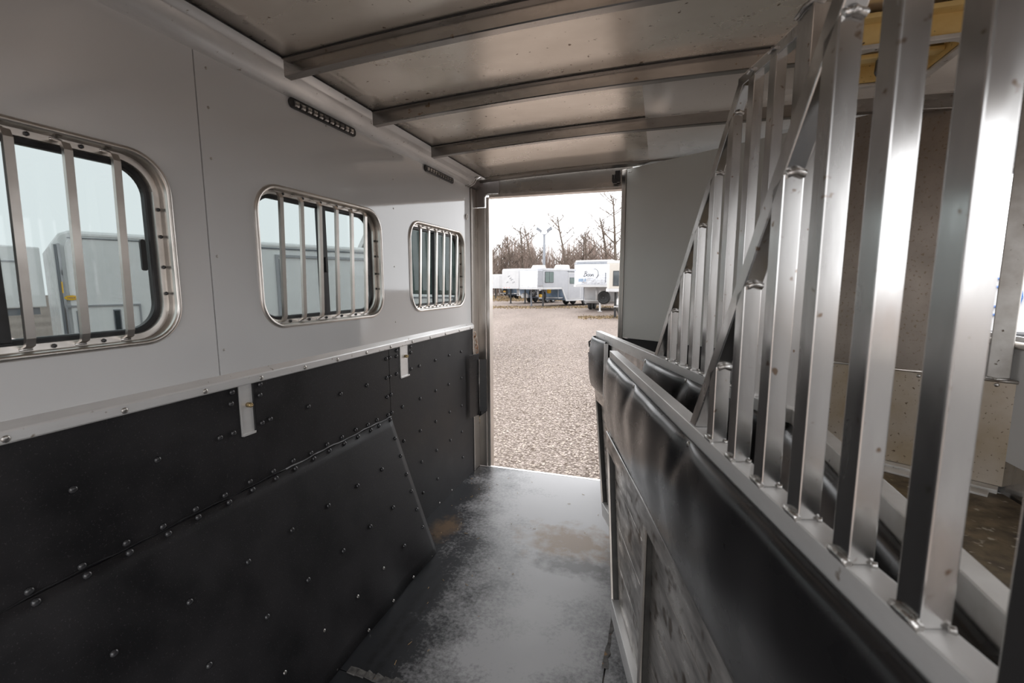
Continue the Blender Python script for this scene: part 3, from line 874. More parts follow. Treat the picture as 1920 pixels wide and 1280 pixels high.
    hx(se(.178) - .012, se(.178), .178, se(.705) - .012, se(.705), .705, -.0055, .03).build('channel', M['dark_channel'], d_)  # dark strips paint in the shade on the near side of the posts
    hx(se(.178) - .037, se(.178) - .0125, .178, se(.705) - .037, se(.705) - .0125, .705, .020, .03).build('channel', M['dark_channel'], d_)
    for z in (.25, .42, .52, .62):
        MB().lathe([(.007, 0), (.006, .004), (.001, .006)], 8, Matrix.Translation((.019 + sh(se(z)), se(z) - .022, z)) @ Quaternion((0, 1, 0), R(-90)).to_matrix().to_4x4()).build('weld', M['weld'], d_)
    for s in (s_tip - .640, s_tip - 1.140):
        if s - .03 > e_:
            hx(s - .024, s, .178, s - .024, s, .705, -.012, -.005).build('frame_post', M['alu_post'], d_, .001)
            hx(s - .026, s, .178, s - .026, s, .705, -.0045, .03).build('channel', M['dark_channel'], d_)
    cuts = [.178, .318, .458, .605, .705]
    segs = [(None, s_tip - .640), (s_tip - .666, s_tip - 1.140), (s_tip - 1.166, e_)]
    for i in range(4):
        za, zb_ = cuts[i] + .0015, cuts[i + 1] - .0015
        for (sa, sb) in segs:
            a0 = se(za) - .036 if sa is None else sa; a1 = se(zb_) - .036 if sa is None else sa
            if sb >= a0 - .02: continue
            j = random.uniform(0, .0012)
            hx(sb, a0, za, sb, a1, zb_, .009 + j, .022).build('plank', M['plank'], d_, .0012)
    return d_

D1P, D1A = (-.184, 1.857), R(14.95)
d1 = divider('stall_divider', 'near aluminium stall divider with black pad along its whole length', D1P, D1A, 0.0, -.956,
             [-1.045, -1.1315, -1.2185, -1.304, -1.389, -1.472, -1.556], -1.685, (-.004, -1.64, [-.493, -.984]))
D2P, D2A = (-.242, 2.369), R(21.57)
d2 = divider('stall_divider', 'far aluminium stall divider with wrapped black tail pad on its tip', D2P, D2A, .262, -.620,
             [-.737, -.820, -.905, -.989, -1.072, -1.155, -1.237], -1.375, (-.536, -1.33, [-.555, -.918, -1.25]))
# tail pad wrapped round the far tip of the second divider
def tail(u, v):
    t = u * 1.0
    z = 1.058 - .30 * v
    b = .034 * max(0, math.sin(math.pi * min(1, .04 + v * .96))) ** .4
    per = t * .72
    if per < .26: y = .0 + per; x = -.006 - b * (.45 + .55 * math.sin(min(1, per / .16) * math.pi / 2))
    elif per < .36:
        a = (per - .26) / .10 * math.pi; r_ = .020 + b
        y = .268 + (.012 + .6 * b) * math.sin(a); x = .0155 - r_ * math.cos(a)
    else: y = .268 - (per - .36); x = .036 + b
    return (x, y, z + .001 * math.sin(per * 23))
tl = MB().grid(tail, 60, 18).build('tail_pad', M['vinyl'], d2)
so_ = tl.modifiers.new('solid', 'SOLIDIFY'); so_.thickness = .004
MB().box(-.024, -.004, -.014, -.002, .77, 1.05).build('pad_edge_strip', M['alu_rail'], d2, .0015)
cl = MB()
for z in (1.01, .945):
    cl.tube([(-.02, .285, z + .022), (-.03, .300, z + .012), (-.028, .298, z - .014), (-.018, .285, z - .022)], .005, 6)
cl.build('slam_latch', M['black'], d2)
# spring bolt hanging on the near post of the second divider
sp = MB()
hel = [(-.012 + .006 * math.cos(t), -1.352 + .006 * math.sin(t), 1.30 - .0011 * i) for i, t in ((i, i * .62) for i in range(110))]
sp.tube(hel, .0016, 5)
sp.build('latch_spring', M['brass'], d2)
hk = MB().tube([(-.010, -1.352, 1.34), (-.012, -1.352, 1.18), (-.012, -1.352, 1.14)], .003, 6)
hk.tube([(-.012, -1.352, 1.14), (-.012, -1.360, 1.125), (-.012, -1.354, 1.112), (-.012, -1.346, 1.118)], .002, 5)
hk.build('latch_rod', M['screw'], d2)

# padded fixed rail continuing forward from the far divider
s3 = root('stall_rail', 'short padded rail running forward from the post of the far divider', 'rail', (.283, .72, 0))
MB().box(0, .026, -.34, .385, 1.05, 1.09).build('top_rail', M['worn_white'], s3, .0015)
MB().box(.004, .022, -.33, .38, .74, 1.05).build('backing_plate', M['alu'], s3)
p3 = pad(MB(), .38, -.335, .74, 1.060, .032, [], 1.05, 2).build('pad', M['vinyl'], s3)
so_ = p3.modifiers.new('solid', 'SOLIDIFY'); so_.thickness = .004
for y in (-.325, .36):
    MB().box(.0, .024, y - .012, y + .012, 0, 1.05).build('post', M['alu'], s3, .002)

# ================================================================== FITTINGS
def stadium(L, W, n=10):
    r = W / 2; p = []
    for i in range(n + 1):
        a = -math.pi / 2 + math.pi * i / n; p.append((L / 2 - r + r * math.cos(a), r * math.sin(a)))
    for i in range(n + 1):
        a = math.pi / 2 + math.pi * i / n; p.append((-L / 2 + r + r * math.cos(a), r * math.sin(a)))
    return p
lens = MB().hexa([(-.0105, -.0105, 0), (.0105, -.0105, 0), (.0105, .0105, 0), (-.0105, .0105, 0)], [(-.006, -.009, .006), (.006, -.009, .006), (.006, .009, .006), (-.006, .009, .006)]).mesh('lens', M['led'])
def led(y, lab):
    o = root('strip_light', lab, 'light', (XL, y, 1.9875), 0, 'oval strip lights under the top rail')
    MB().prism(stadium(.365, .036), 'x', 0, .010).build('housing', M['black'], o, .003)
    for i in range(11):
        inst('lens', lens, o, (.0095, -.15 + .03 * i, 0), (1, 0, 0), 1.0)
led(1.5305, 'oval strip light between the near window and the middle window, under the top rail')
led(2.491, 'oval strip light above the rearmost barred window, under the top rail')

boltm = MB().lathe([(.009, 0), (.009, .016), (.0075, .019), (.0045, .019), (.0045, .012), (.001, .012)], 12).mesh('bolt', M['brass'])
def plate(y0, y1, z0, yb, zb, lab):
    o = root('latch_plate', lab, 'latch plate', (XL, (y0 + y1) / 2, z0), 0, 'latch plates set into the black kick mat')
    oy = (y0 + y1) / 2
    MB().box(-.002, .003, y0 - oy, y1 - oy, 0, 1.044 - z0).build('plate', M['alu_rail'], o, .001)
    MB().box(.003, .010, y0 - oy, y1 - oy, -.002, .006).build('lip', M['alu_rail'], o, .001)
    MB().box(.0, .009, y0 - oy - .004, y0 - oy, 0, 1.044 - z0).build('lip', M['alu_rail'], o)
    MB().box(.0, .007, y1 - oy, y1 - oy + .005, 0, 1.044 - z0).build('lip', M['seal'], o)
    w_ = inst('bolt', boltm, o, (.003, yb - oy, zb - z0), (1, 0, 0), .9)
plate(1.066, 1.114, .880, 1.094, .976, 'narrow aluminium latch plate with brass bolt nearer the viewer')
plate(2.001, 2.083, .880, 2.052, .986, 'narrow aluminium latch plate with brass bolt nearer the doorway')

# tie ring near the end of the white wall
tr = root('tie_ring', 'small steel tie ring on the white wall beside the rear post', 'ring', (XL, 2.875, 1.805))
MB().lathe([(.012, 0), (.012, .003), (.006, .005), (.001, .005)], 14, Matrix.Rotation(R(90), 4, 'Y')).build('base', M['screw'], tr)
MB().tube([(.007, .014 * math.cos(t), -.004 + .016 * math.sin(t)) for t in np.linspace(0, 6.283, 17)], .003, 6, False).build('ring', M['frame'], tr)

# folded rubber tail strap hanging on a chain at the rear post
bs = root('tail_strap', 'folded black rubber tail strap hanging from a rusty chain at the rear post', 'strap', (-1.222, 2.93, .50))
Z0 = .50
def link(c, ax, l=.022, wd_=.009, r_=.0028):
    c = Vector(c); ax = Vector(ax); ups = Vector((0, 0, 1)); p = []
    for t in np.linspace(0, 2 * math.pi, 15):
        p.append(tuple(c + ax * (wd_ * math.cos(t)) + ups * (l * math.sin(t))))
    return p
chm = MB()
zc = .505
for i in range(5):
    MB().tube(link((.004 + .004 * i, -.006, zc), (1, 0, 0) if i % 2 else (.5, .86, 0), .019, .009), .003, 6, False).build('chain_link', M['rust_chain'], bs)
    zc -= .028
MB().prism([(-.004, -.09), (.000, -.10), (.032, .0), (.027, .004)], 'z', -.070, .372).build('flap', M['vinyl'], bs, .0015)
MB().prism([(.030, .002), (.033, -.004), (.084, .012), (.084, .018)], 'z', -.045, .332).build('flap', M['vinyl'], bs, .0015)
fl = MB().hexa([(.028, -.004, -.085), (.05, -.012, -.07), (.078, .012, -.05), (.030, .006, -.07)], [(.028, -.006, -.05), (.045, -.004, -.045), (.078, .014, -.035), (.032, .008, -.035)])
fl.build('fold', M['vinyl'], bs, .002)
MB().tube([(.034, -.006, -.06), (.0345, -.007, .33)], .002, 6).build('edge_seam', M['frame'], bs)
MB().tube([(.034, -.004, -.08), (.035, -.004, -.13)], .0016, 5).build('loose_cord', M['straw'], bs)

# roof vent
rv = root('roof_vent', 'yellowed plastic roof vent trim under the ceiling behind the bars', 'roof vent', (.62, 1.72, 2.0))
def sqring(o_, i_, z0, z1, n=8, r0=.03, r1=.05):
    a = rrect(-o_, o_, -o_, o_, r0, n); b = rrect(-i_, i_, -i_, i_, r1, n)
    return MB().loops([[(p[0], p[1], z0) for p in a], [(p[0], p[1], z0) for p in b], [(p[0], p[1], z1) for p in b], [(p[0], p[1], z1) for p in a]], False, True)
sqring(.175, .135, .062, .075).build('flange', M['vent'], rv, .002)
sqring(.138, .128, -.0, .065).build('collar', M['vent'], rv, .002)
sqring(.150, .128, -.006, .006).build('inner_rim', M['worn_white'], rv, .002)
MB().box(-.128, .128, -.128, .128, .055, .06).build('dome', M['vent'], rv)
MB().box(-.128, .128, -.018, .018, .02, .034).build('cross_bar', M['vent'], rv, .003)
MB().lathe([(.028, -.02), (.032, -.01), (.030, .02), (.012, .03)], 14).build('crank_knob', M['black'], rv)

# ================================================================== OUTSIDE: PARKED TRAILERS
def wheel(parent, loc, r, wd_, rimmat, nm='spare_wheel', axis=(0, -1, 0)):
    q = Vector((0, 0, 1)).rotation_difference(Vector(axis)).to_matrix().to_4x4()
    X = Matrix.Translation(loc) @ q
    t = MB().lathe([(r * .58, -wd_ / 2), (r * .9, -wd_ / 2), (r, -wd_ * .3), (r, wd_ * .3), (r * .9, wd_ / 2), (r * .60, wd_ / 2), (r * .56, wd_ * .35)], 22, X).build(nm, M['tyre'], parent)
    MB().lathe([(r * .57, -wd_ * .3), (r * .57, wd_ * .36), (r * .50, wd_ * .40), (r * .42, wd_ * .22), (r * .2, wd_ * .26), (r * .16, wd_ * .40), (r * .03, wd_ * .42)], 16, X).build('rim', rimmat, t)
    return t, X

def oval(mb, X, a, b, n=20, d=.006):
    lo = [tuple(X @ Vector((a * math.cos(t), b * math.sin(t), 0))) for t in np.linspace(0, 2 * math.pi, n, endpoint=False)]
    hi = [tuple(X @ Vector((a * math.cos(t), b * math.sin(t), d))) for t in np.linspace(0, 2 * math.pi, n, endpoint=False)]
    return mb.hexa(lo, hi)

FRONT = Matrix(((1, 0, 0, 0), (0, 0, -1, 0), (0, 1, 0, 0), (0, 0, 0, 1)))     # drawing plane facing local -y
def gooseneck(label, corner, rz, body, nose, L=7.0, W=1.15, H=2.85, hz=1.45, ac=(), visor=False, windows=(), door=None, spare=None, tanks=(), jacks=((.2, .9, 'black', 1.2),), slant='bluegrey', nl=2.3):
    """corner = right front corner of the nose; local -y faces the viewer"""
    t = root('horse_trailer', label, 'trailer', (0, 0, 0), 0, 'gooseneck trailers parked across the gravel lot')
    c, s = math.cos(rz), math.sin(rz)
    t.location = (corner[0] - (W * .8 * c), corner[1] - (W * .8 * s), -.42)
    t.rotation_euler = (0, 0, rz)
    n0 = .38
    # side profile of the body behind the nose cap
    prof = [(n0, hz), (nl, hz), (nl + .55, .45), (L, .45), (L, H - .12), (L - .12, H), (n0, H)]
    MB().prism(prof, 'x', -W, W).build('body', M[body], t, .03)
    ins = [(.0, hz + .02), (.04, hz)]
    f0 = [(-W * .80, 0), (W * .80, 0), (W, n0), (-W, n0)]
    f1 = [(-W * .78, .10), (W * .78, .10), (W * .97, n0), (-W * .97, n0)]
    MB().hexa([(p[0], p[1], hz) for p in f0], [(p[0], p[1], H - .14) for p in f0]).build('nose_cap', M[nose], t, .03)
    MB().hexa([(p[0], p[1], H - .14) for p in f0], [(p[0], p[1], H) for p in f1]).build('nose_cap', M['grey' if visor else body], t, .02)
    if visor:
        MB().hexa([(p[0], p[1], H) for p in f1], [(p[0] * .98, p[1] + .05, H + .1) for p in f1]).build('roof_edge', M['pale'], t, .02)
    MB().hexa([(p[0] * 1.02, p[1] - .02, hz - .14) for p in f0], [(p[0] * 1.02, p[1] - .02, hz + .01) for p in f0]).build('nose_bumper', M['pale'], t, .01)
    for sx in (-1, 1):
        MB().box(sx * W - .03, sx * W + .03, n0, nl + .1, hz - .14, hz + .01).build('nose_rail', M['pale'], t)
        MB().hexa([(sx * W - .03, nl, hz), (sx * W + .03, nl, hz), (sx * W + .03, nl + .1, hz), (sx * W - .03, nl + .1, hz)],
                  [(sx * W - .03, nl + .53, .40), (sx * W + .03, nl + .53, .40), (sx * W + .03, nl + .65, .40), (sx * W - .03, nl + .65, .40)]).build('corner_trim', M['pale'], t)
        MB().box(sx * W - .02, sx * W + .035, nl + .6, L, .40, .50).build('skirt_rail', M['pale'], t)
        MB().box(sx * W - .02, sx * W + .025, n0, L, H - .13, H - .06).build('roof_rail', M['pale'], t)
    MB().hexa([(-W + .05, nl - .02, hz - .02), (W - .05, nl - .02, hz - .02), (W - .05, nl + .5, .46), (-W + .05, nl + .5, .46)],
              [(-W + .05, nl + .02, hz - .02), (W - .05, nl + .02, hz - .02), (W - .05, nl + .54, .46), (-W + .05, nl + .54, .46)]).build('front_plate', M[slant], t)
    for (y, m_, l_, w2) in ac:
        MB().hexa([(-.35, y, H), (.35, y, H), (.35, y + l_, H), (-.35, y + l_, H)], [(-.30, y + .16, H + w2), (.30, y + .16, H + w2), (.30, y + l_ - .04, H + w2), (-.30, y + l_ - .04, H + w2)]).build('roof_air_conditioner', M[m_], t, .03)
    for (side, a, b, z0, z1, gm) in windows:
        if side == 'side':
            f_ = MB().prism(rrect(a, b, z0, z1, .06, 4), 'x', W, W + .02).build('window', M['black'], t)
            MB().prism(rrect(a + .03, b - .03, z0 + .03, z1 - .03, .05, 4), 'x', W + .02, W + .026).build('pane', M[gm], f_)
            MB().box(W + .025, W + .03, (a + b) / 2 - .012, (a + b) / 2 + .012, z0 + .02, z1 - .02).build('mullion', M['black'], f_)
        else:
            f_ = MB().prism([(a, z0), (b, z0), (b, z1), (a, z1)], 'y', -.015, .01).build('window', M['black'], t)
            MB().prism([(a + .03, z0 + .03), (b - .03, z0 + .03), (b - .03, z1 - .03), (a + .03, z1 - .03)], 'y', -.02, -.014).build('pane', M[gm], f_)
    if door:
        a, b, z0, z1 = door
        f_ = MB().box(W, W + .02, a, b, z0, z1).build('door', M['pale'], t, .004)
        MB().box(W + .02, W + .03, a + .06, b - .06, z0 + .06, z1 - .06).build('door_skin', M[body], f_, .004)
        g_ = MB().box(W + .03, W + .04, a + .10, b - .10, z0 + 1.15, z0 + 1.62).build('window', M['black'], f_)
        MB().box(W + .04, W + .045, a + .13, b - .13, z0 + 1.18, z0 + 1.59).build('pane', M['greenglass'], f_)
        MB().box(W + .0, W + .08, a - .1, b + .3, z1 + .06, z1 + .13).build('awning_rail', M['grey'], t)
    if spare:
        (loc, r_, rm, sticker) = spare
        tw, X = wheel(t, loc, r_, .22, M[rm])
        if sticker:
            MB().lathe([(r_ * .98, .10), (r_ * .9, .13), (r_ * .02, .135)], 20, X).build('wheel_cover', M['tyre'], tw)
            oval(MB(), X @ Matrix.Translation((0, .02, .136)), r_ * .62, r_ * .27).build('oval_sticker', M['yellow'], tw)
            b_ = MB()
            for k in range(5):
                b_.box(-.16 + .07 * k, -.11 + .07 * k, .0, .04, .143, .146, X)
            b_.build('lettering', M['rust_chain'], tw)
            MB().box(-.2, .2, -.2, -.11, .136, .140, X).build('label', M['pale'], tw)
    for (x, y, z, m_) in tanks:
        MB().lathe([(.06, 0), (.15, .03), (.16, .10), (.16, .32), (.12, .40), (.05, .42), (.05, .46), (.02, .47)], 14, Matrix.Translation((x, y, z))).build('gas_tank', M[m_], t)
    for (x, y, m_, z1) in jacks:
        j = MB().box(x - .05, x + .05, y - .05, y + .05, .03, min(z1, hz - .1)).build('jack_leg', M[m_], t, .006)
        MB().box(x - .11, x + .11, y - .11, y + .11, 0, .03).build('jack_foot', M[m_], j)
    MB().tube([(0, 1.0, hz - .1), (0, 1.0, .72)], .07, 10).build('coupler', M['pale'], t)
    # cross shelf under the nose
    MB().box(-W + .1, W - .1, nl - .25, nl + .3, .62, .68).build('shelf', M['pale'], t)
    for sx in (-1, 1):
        MB().box(sx * (W - .1) - .02, sx * (W - .1) + .02, nl - .25, nl - .21, .62, hz - .1).build('shelf_strut', M['grey'], t)
        for yy in (L * .58, L * .58 + .85):
            wheel(t, (sx * (W - .14), yy, .37), .37, .2, M['rim'], 'wheel', (sx, 0, 0))
    return t

def at(px, dep, f=853.0):       # ground point on the bearing of a picture column, at a depth along the view
    lat = (px - 960) / f * dep
    return (lat * math.cos(yaw) - dep * math.sin(yaw), lat * math.sin(yaw) + dep * math.cos(yaw))

g1 = gooseneck('white trailer at the left end of the row, half hidden by the rear post', at(936, 47), R(-26), 'pale', 'pale', H=2.65, hz=1.35, L=6.5,
               spare=((.35, 1.5, .85), .34, 'rim', True), jacks=((-.3, .7, 'black', 1.3),))
g2 = gooseneck('white trailer with scribbled markings on its pale nose, second from the rear post', at(972, 38), R(-24), 'pale', 'pale', H=2.95, hz=1.42, L=6.5,
               spare=((.85, 2.0, .92), .37, 'rim', False), tanks=((.0, 1.7, .46, 'white'), (.36, 1.7, .46, 'white')), jacks=((-.75, .9, 'black', 1.3), (.55, 1.3, 'black', 1.3)), ac=((3.4, 'offwhite', .4, .12),))
g3 = gooseneck('silver living quarters trailer with polished nose, green windows and two roof air conditioners', at(1007, 33), R(-31), 'silver', 'chrome', H=2.82, hz=1.44, L=9.0,
               spare=((.15, 1.25, .80), .40, 'rim', True), windows=(('side', .55, 1.45, 1.78, 2.58, 'greenglass'),), door=(3.1, 4.5, .55, 2.55),
               ac=((.55, 'offwhite', .95, .26), (3.0, 'white', 1.15, .33), (6.4, 'white', .9, .3)), tanks=((-.2, 1.8, 1.0, 'offwhite'), (.35, 1.8, .98, 'yellow')), jacks=((.62, .9, 'black', 1.3), (-.62, .9, 'grey', 1.3)))
g4 = gooseneck('white trailer with grey roof visor and a script name on its polished nose', at(1141, 26.5), R(-8), 'pale', 'chrome', H=3.0, hz=1.66, L=6.0, visor=True, W=1.24,
               spare=((.42, 1.1, .88), .40, 'darkrim', False), jacks=((.05, 1.6, 'white', 1.3),), slant='pale', ac=((4.2, 'grey', .9, .12),))
g5 = gooseneck('cream trailer at the right end of the row beside the grey panel', at(1216, 21.5), R(-10), 'offwhite', 'offwhite', H=2.85, hz=1.48, L=4.6, W=1.2,
               windows=(('front', -.78, -.42, 1.62, 2.35, 'darkglass'),), tanks=((-.72, 1.0, .62, 'white'), (-.36, 1.0, .62, 'white')), jacks=((-.88, .9, 'black', 1.3),), slant='offwhite', ac=((1.2, 'white', .9, .22),))
MB().box(-.90, .9, .7, 1.3, .55, .61).build('tank_tray', M['pale'], g5)
MB().lathe([(.165, .0), (.165, .14)], 14, Matrix.Translation((-.54, 1.0, .74))).build('blue_band', M['blue'], g5)
# script lettering and the sweep beside it on the nose of g4
letters = {
    'B': [[(0, 0), (.10, 1.0)], [(-.05, .85), (.25, 1.0), (.40, .85), (.28, .62), (.08, .55), (.36, .48), (.36, .2), (.15, -.02), (-.12, .05)]],
    'i': [[(.52, .45), (.48, .05), (.56, .03)], [(.55, .62), (.56, .66)]],
    's': [[(.84, .45), (.70, .42), (.68, .30), (.82, .20), (.80, .04), (.62, .03)]],
    'o': [[(1.05, .42), (.93, .3), (.95, .08), (1.1, .06), (1.2, .25), (1.12, .42), (1.05, .42)]],
    'n': [[(1.32, .42), (1.30, .05)], [(1.31, .30), (1.45, .44), (1.55, .36), (1.53, .05), (1.62, .04)]],
}
lt = MB()
def nose_pt(x, z): return (x, -.012, z)
for L_ in letters.values():
    for stroke in L_:
        lt.tube([nose_pt(-.52 + .36 * x + .06 * z, 2.15 + .30 * z) for x, z in stroke], .019, 5)
lt.tube([nose_pt(.10 + .30 * math.sin(a) * .8, 2.30 + .28 * math.cos(a)) for a in np.linspace(-.2, 2.6, 12)], .017, 5)
lt.build('lettering', M['black'], g4)
for (x0, x1) in ((-.86, -.55), (-.50, -.40)):
    MB().box(x0, x1, -.006, .02, 1.84, 2.02).build('nose_reflector_panel', M['bluegrey'], g4)
MB().box(.74, .80, -.006, .02, 1.80, 2.35).build('nose_slot', M['grey'], g4)
# scribble marks of g2
sb = MB()
for k in range(5):
    a = random.uniform(0, 3); x0 = -.4 + .18 * k; z0 = 1.9 + random.uniform(-.2, .5)
    sb.tube([(x0, -.012, z0), (x0 + .12 * math.cos(a), -.012, z0 + .08), (x0 + .2, -.012, z0 + .12 * math.sin(a))], .015, 5)
sb.build('lettering', M['grey'], g2)
for k in range(3):
    MB().box(-.7 + .28 * k, -.6 + .28 * k, -.03, -.018, 1.36, 1.40).build('marker_light', M['red'], g2)

# ------------------------------------------------------------------ white box trailer just outside the left windows
nt_ = root('cargo_trailer', 'white horse trailer parked close outside the left windows', 'trailer', (-5.0, 2.58, -.42), R(-25))
TH = 2.25
profc = [(.0, .45), (3.4, .45), (3.4, TH - .05), (3.35, TH), (.12, TH), (.05, TH - .03), (.0, TH - .12)]
MB().prism([(p[0], p[1]) for p in profc], 'x', -2.1, -.02).build('body', M['white'], nt_, .02)
MB().prism([(.075, .5), (3.36, .5), (3.36, TH - .06), (.16, TH - .06), (.10, TH - .09), (.075, TH - .15)], 'x', -.03, .0).build('side_skin', M['white'], nt_, .004)
MB().prism([(.012, .5), (.030, .5), (.030, TH - .13), (.012, TH - .13)], 'x', -.03, .004).build('corner_strip', M['grey'], nt_)
MB().prism([(.032, .5), (.050, .5), (.050, TH - .12), (.032, TH - .12)], 'x', -.03, .006).build('corner_strip', M['chrome'], nt_)
MB().box(.006, .012, .030, .040, 1.70, 1.80).build('marker_light', M['yellow'], nt_)
MB().box(.0, .02, .13, 3.38, TH - .05, TH - .025).build('roof_rail', M['white'], nt_, .004)
MB().box(.0, .008, .10, 3.36, TH - .072, TH - .064).build('seam', M['grey'], nt_)
o_ = oval(MB(), Matrix.Translation((.004, .084, 1.658)) @ Matrix(((0, 0, 1, 0), (1, 0, 0, 0), (0, 1, 0, 0), (0, 0, 0, 1))), .047, .021).build('oval_sticker', M['yellow'], nt_)
b_ = MB()
for k in range(5):
    b_.box(.010, .012, .056 + .011 * k, .064 + .011 * k, 1.653, 1.664)
b_.build('lettering', M['rust_chain'], nt_)
# framed service hatch and vents low on the side
def frame4(y0, y1, z0, z1, t, x1, m_):
    b = MB(); b.box(0, x1, y0, y1, z1 - t, z1); b.box(0, x1, y0, y0 + t, z0, z1 - t); b.box(0, x1, y1 - t, y1, z0, z1 - t); b.box(0, x1, y0 + t, y1 - t, z0, z0 + t)
    return b.build('hatch_frame', m_, nt_)
frame4(.040, .56, .6, 1.59, .014, .012, M['silver'])
for (a, b) in ((.105, .135), (.354, .407)):
    f_ = MB().box(0, .010, a, b, .9, 1.542).build('side_vent', M['grey'], nt_)
    MB().box(.010, .012, a + .008, b - .008, .93, 1.53).build('pane', M['darkglass'], f_)
frame4(1.815, 3.25, .55, 2.11, .03, .02, M['silver'])
MB().box(.0, .014, 1.83, 1.86, .58, 2.06).build('hinge_strip', M['grey'], nt_)
MB().box(.0, .01, .6, 3.36, 2.17, 2.18).build('seam', M['grey'], nt_)
MB().box(.02, .035, 2.985, 3.015, 1.88, 1.99).build('handle', M['black'], nt_)
for yy in (1.35, 2.15):
    wheel(nt_, (-.12, yy, .33), .33, .2, M['rim'], 'wheel', (1, 0, 0))
    wheel(nt_, (-1.98, yy, .33), .33, .2, M['rim'], 'wheel', (-1, 0, 0))
MB().box(-1.1, -.9, 3.3, 3.9, .40, .50).build('tongue', M['grey'], nt_)
MB().box(-1.05, -.95, 3.8, 3.9, .0, .50).build('jack_leg', M['grey'], nt_)

# long trailer further out, seen past the corner of the first
lt_ = root('cargo_trailer', 'long white trailer standing further out beyond the rounded corner of the near one', 'trailer', (-12.0, -.5, -.42))
MB().box(-2.4, 0, -6, 6.5, 1.30, 2.52).build('body', M['white'], lt_, .03)
MB().box(-2.3, -.05, -6, 6.4, 1.16, 1.30).build('skirt_rail', M['grey'], lt_)
for k in range(6):
    MB().box(0, .02, -4.4 + 1.6 * k, -4.2 + 1.6 * k, 1.31, 1.35).build('marker_light', M['red'], lt_)
MB().box(0, .015, -5.9, 6.1, 2.2, 2.23).build('seam', M['silver'], lt_)
for yy in (-3.5, -2.5):
    wheel(lt_, (-.15, yy, .62), .62, .25, M['rim'], 'wheel', (1, 0, 0))
    wheel(lt_, (-2.25, yy, .62), .62, .25, M['rim'], 'wheel', (-1, 0, 0))
for yy in (5.4,):
    MB().box(-.5, -.4, yy, yy + .1, 0, 1.2).build('jack_leg', M['grey'], lt_)
    MB().box(-2.0, -1.9, yy, yy + .1, 0, 1.2).build('jack_leg', M['grey'], lt_)

# ------------------------------------------------------------------ white truck cab outside the rearmost left window
tk = root('truck', 'white truck cab with dark green windows outside the rearmost left window', 'truck', (-5.75, 9.05, -.42), R(14))
# local: +x along the truck, -y faces the trailer
MB().prism([(-1.9, .55), (1.75, .55), (1.75, 1.50), (-1.9, 1.60)], 'y', -.02, 1.9).build('body', M['white'], tk, .04)
MB().prism([(-1.30, 1.55), (1.70, 1.52), (1.70, 3.0), (.4, 3.1), (-.45, 3.05), (-1.05, 2.15)], 'y', .06, 1.85).build('cab', M['greenglass'], tk, .04)
for (a, b) in (((-1.28, 1.55), (-.50, 3.04)), ((.02, 1.5), (.02, 3.06)), ((.95, 1.5), (.95, 3.04)), ((1.66, 1.5), (1.66, 3.0))):
    dxy = .045
    MB().hexa([(a[0] - dxy, .0, a[1]), (a[0] + dxy, .0, a[1]), (a[0] + dxy, .08, a[1]), (a[0] - dxy, .08, a[1])], [(b[0] - dxy, .0, b[1]), (b[0] + dxy, .0, b[1]), (b[0] + dxy, .08, b[1]), (b[0] - dxy, .08, b[1])]).build('pillar', M['white' if a[0] < 0 else 'black'], tk)
MB().prism([(-.5, 3.02), (1.72, 2.98), (1.72, 3.12), (.4, 3.2), (-.4, 3.14)], 'y', -.0, 1.9).build('roof', M['white'], tk, .03)
MB().tube([(-1.95, .1, 1.72), (-1.5, .1, 2.02), (-1.1, .1, 2.08), (-.7, .1, 2.0)], .045, 8).build('hood_edge', M['white'], tk)
mr = MB().box(-.42, -.30, -.22, -.10, 1.75, 2.10).build('side_mirror', M['white'], tk, .02)
MB().tube([(-.36, -.15, 1.9), (-.30, .02, 1.85)], .015, 6).build('mirror_arm', M['black'], mr)
lg = MB().prism([(-.50, 1.22), (-.40, 1.17), (-.40, 1.20), (.0, 1.20), (.0, 1.27), (-.40, 1.27), (-.40, 1.30)], 'y', -.03, -.018).build('blue_logo', M['blue'], tk)
b_ = MB()
for k in range(4):
    b_.box(-.3 + .1 * k, -.25 + .1 * k, -.036, -.03, 1.36, 1.40 + .03 * (k % 2))
b_.build('lettering', M['grey'], tk)
MB().box(-1.9, 1.75, -.03, 0, 1.44, 1.47).build('belt_trim', M['grey'], tk)
for x in (-1.25, 1.1):
    wheel(tk, (x, .10, .45), .45, .26, M['rim'], 'wheel', (0, -1, 0))
    wheel(tk, (x, 1.78, .45), .45, .26, M['rim'], 'wheel', (0, 1, 0))

# ------------------------------------------------------------------ trailer outside the right wall, glimpsed past the diagonal wall
rt_ = root('cargo_trailer', 'white trailer outside the right feed window with a dark box and gold chain', 'trailer', (3.9, 6.2, -.42), R(-30))
MB().box(-1.2, 1.2, 0, 4.5, .5, 2.0).build('body', M['white'], rt_, .05)
MB().box(-1.0, 1.2, -.35, 0, .45, 1.25).build('tool_box', M['black'], rt_, .02)
X_ = Matrix.Translation((-.45, -.02, 1.62)) @ Quaternion((1, 0, 0), R(90)).to_matrix().to_4x4()
for r_ in (.20, .11):
    MB().tube([tuple(X_ @ Vector((r_ * math.cos(t), r_ * math.sin(t), 0))) for t in np.linspace(0, 6.283, 21)], .016, 6, False).build('ring_emblem', M['blue'], rt_)
zc = 1.2
for i in range(9):
    MB().tube(link((-.62, -.38, zc), (1, 0, 0) if i % 2 else (.5, .86, 0), .05, .025), .008, 5, False).build('chain_link', M['gold'], rt_)
    zc -= .075
for sx in (-1, 1):
    for yy in (1.9, 2.75):
        wheel(rt_, (sx * 1.06, yy, .35), .35, .2, M['rim'], 'wheel', (sx, 0, 0))

